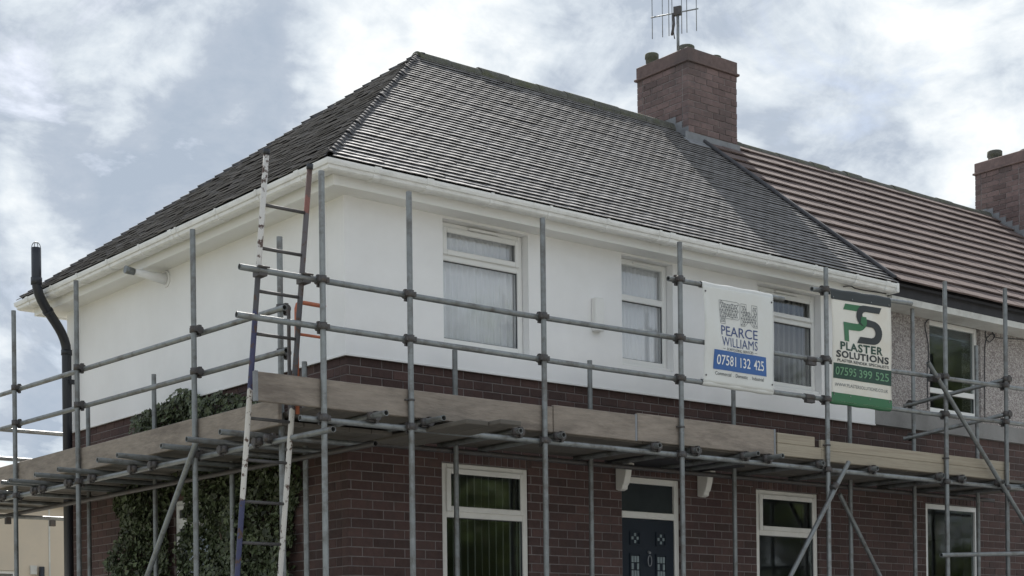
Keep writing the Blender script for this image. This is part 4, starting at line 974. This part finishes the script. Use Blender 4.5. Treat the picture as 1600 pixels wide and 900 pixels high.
# ------------------------------------------------------------------ TV aerial on the chimney
ax_, ay_ = 7.19, 3.0
AE = empty('tv_aerial', (ax_, ay_, 8.5), 'rooftop television aerial with vertical rods on the nearer brick chimney', 'aerial')
MB().tube((ax_, ay_, 8.46), (ax_, ay_, 9.17), .020, 10).build('mast', 'steel', AE)
e0, e1 = onY(1019, 27, ay_), onY(1090, 23, ay_)
dirb = Vector((.30, -.62, 0)).normalized(); zbm = onY(1057, 19, ay_).z
c0 = Vector((ax_, ay_, zbm)); 
def along(px_): # point on the boom seen at photo column px_
    d = ray(px_, 22); n_ = d.cross(CU); t = (CAM - c0).dot(n_) / dirb.dot(n_); return c0 + dirb * t
p0, p1 = along(1017), along(1091)
MB().tube(p0, p1, .009, 8).build('boom', 'steel', AE)
MB().obox(c0 + EZV * .02, dirb * .05, EZV.cross(dirb) * .03, EZV * .055).build('mast_clamp', 'steel_dark', AE)
for px_ in (1019, 1035, 1045, 1050, 1065, 1073, 1088):
    q = along(px_); MB().tube(q - EZV * .285, q + EZV * .30, .006, 6).build('element', 'steel', AE)
q = along(1052); mb = MB(); mb.path([q + Vector((0, 0, 0)), q + Vector((-.01, -.02, -.15)), q + Vector((-.05, -.02, -.30))], .018, 6); mb.path([q + Vector((.02, 0, -.1)), q + Vector((-.03, -.03, -.26)), q + Vector((-.0, -.02, -.34))], .008, 6); mb.build('tangled_line', 'steel_dark', AE)

# ------------------------------------------------------------------ plants
def leaves(name, m, parent, pts, nrm, size, rng):
    n = len(pts); a = rng.normal(size=(n, 3)); a -= (a * nrm).sum(1, keepdims=True) * nrm; a /= np.linalg.norm(a, axis=1, keepdims=True); b = np.cross(nrm, a)
    s = size * rng.uniform(.6, 1.3, (n, 1)); fold = nrm * s * .22
    tip = pts + a * s; base = pts - a * s * .8; l = pts + b * s * .62 + fold; r = pts - b * s * .62 + fold
    V = np.stack([base, l, tip, r], 1).reshape(-1, 3); org = V.mean(0)
    F = np.arange(n * 4).reshape(n, 4); T = np.concatenate([F[:, [0, 1, 2]], F[:, [0, 2, 3]]])
    me = bpy.data.meshes.new(name); me.from_pydata((V - org).tolist(), [], T.tolist()); me.materials.append(M[m]); o = bpy.data.objects.new(name, me); link(o, parent, org); return o
def unit(a): return a / np.linalg.norm(a, axis=1, keepdims=True)
IV = empty('ivy', (-.12, 2.2, .03), 'dense dark green ivy climbing the brick side wall up past the scaffold deck', 'ivy')
def ivy_mask(y, z):
    if z < 2.62:
        if y < .80 + .10 * math.sin(z * 4.3) + .06 * math.sin(z * 13) or y > 4.55 + .12 * math.sin(z * 5 + 1) + .07 * math.sin(z * 11): return False
        if 2.92 + .09 * math.sin(z * 5) < y < 3.36 and .9 < z < 2.45: return False
        return True
    top = 3.36 + .09 * math.sin(y * 2.3 + .6) + .05 * math.sin(y * 7.1) - .20 * max(0, y - 3.3) - max(0, 1.3 - y) * .3
    lo_, hi_ = .98 + (z - 2.7) * .25, 3.95 - (z - 2.7) * .35
    return lo_ < y < hi_ and z < top
pts, nrm = [], []
while len(pts) < 30000:
    y, z = random.uniform(.6, 4.8), random.uniform(.3, 3.5)
    if not ivy_mask(y, z): continue
    th = .16 + .07 * math.sin(y * 5 + z * 3) + .06 * math.sin(z * 7 - y * 4) + (.08 if z > 2.6 else 0)
    if not ivy_mask(y + .06, z + .08) or not ivy_mask(y - .06, z + .02): th *= .6
    d = th * random.random() ** .4
    pts.append((B - .012 - d, y, z)); nrm.append((-1 + jit(.5), jit(.8), .35 + jit(.6)))
leaves('foliage', 'leaf', IV, np.array(pts), unit(np.array(nrm)), .032 * RNG.uniform(.6, 1.45, (len(pts), 1)), RNG)
for y in (1.1, 1.6, 2.2, 3.75, 4.2):
    MB().path([(B - .03 - .02 * random.random(), y + .07 * math.sin(k * 1.3 + y * 5), .03 + k * .28) for k in range(9)], .014, 7).build('stem', 'bark', IV)
def tree(x, y, h, rad, label, seed, leafn=17000, m='tleaf', zb=STREET - .12):
    r = np.random.default_rng(seed); rr = random.Random(seed)
    T = empty('tree', (x, y, zb), label, 'tree', None)
    th = h * .55; mb = MB(); mb.tube((x, y, zb), (x + .1, y, zb + th), .17, 10, r1=.10)
    cl = []
    for i in range(24):
        an = i * 2.4; hh = zb + th * (.25 + .7 * rr.random()); e_ = Vector((x + math.cos(an) * rad * (.35 + .5 * rr.random()), y + math.sin(an) * rad * (.35 + .5 * rr.random()), zb + h * (.14 + .78 * rr.random())))
        mb.tube((x + .05, y, hh), e_, .06, 7, r1=.015); cl.append(e_)
    cl.append(Vector((x, y, zb + h * .9))); mb.build('trunk', 'bark', T)
    per = leafn // len(cl); P_ = []
    for c in cl:
        q = unit(r.normal(size=(per, 3))) * (r.random((per, 1)) ** .45) * np.array([rad * .42, rad * .42, h * .13]) * r.uniform(.8, 1.2); P_.append(q + np.array(c))
    P_ = np.concatenate(P_); nn = unit(P_ - np.array([x, y, zb + h * .5]) + r.normal(size=P_.shape) * rad * .5); leaves('crown', m, T, P_, nn, .15, r); return T
tree(19.5, -23.5, 11.5, 3.6, 'leafy tree across the street mirrored in the windows beside the ladder corner', 1)
tree(27, -25, 10.2, 3.6, 'tree across the street mirrored in the narrow window above the front door', 2)
tree(34.5, -24.5, 11.5, 4.2, 'broad tree across the street mirrored in the window behind the white banner', 3)
tree(43.5, -25.5, 14.5, 5.5, 'tallest tree across the street mirrored in the pebbledashed house windows', 4, leafn=24000)

# ------------------------------------------------------------------ cream building behind
OB = empty('outbuilding', (4.0, 16, 0), 'cream rendered flat-roofed building seen below the scaffold behind the house', 'building')
mb = MB(); panel(mb, -6, 9, 0, 3.62, [(2.95, 3.42, 1.2, 2.42)], .25, lambda u, z, d: (u, 16 + d, z)); mb.box((-6, 16.251, 0), (-5.75, 24, 3.62)); mb.box((8.75, 16.251, 0), (9, 24, 3.62)); mb.box((-5.75, 23.75, 0), (8.75, 24, 3.62)); mb.build('wall', 'cream', OB)
bev(MB().box((-6.12, 15.88, 3.625), (9.12, 24.1, 3.74)).build('roof', 'concrete', OB), .01)
mb = MB(); bars(mb, 2.954, 3.416, 1.2, 2.416, .05, 16.04, 16.10); wf = mb.build('window', 'upvc', OB); MB().box((3.0, 16.06, 1.24), (3.37, 16.066, 2.37)).build('pane', 'glass_low', wf)
MB().tube((3.86, 15.94, 0), (3.86, 15.94, 2.5), .05, 10).build('drainpipe', 'black', OB)
MB().box((3.66, 15.96, 2.36), (3.78, 15.999, 2.52)).build('meter_box', 'nboard', OB)
MB().box((4.02, 15.99, 0), (4.05, 15.999, 3.6)).build('render_joint', 'nboard', OB)
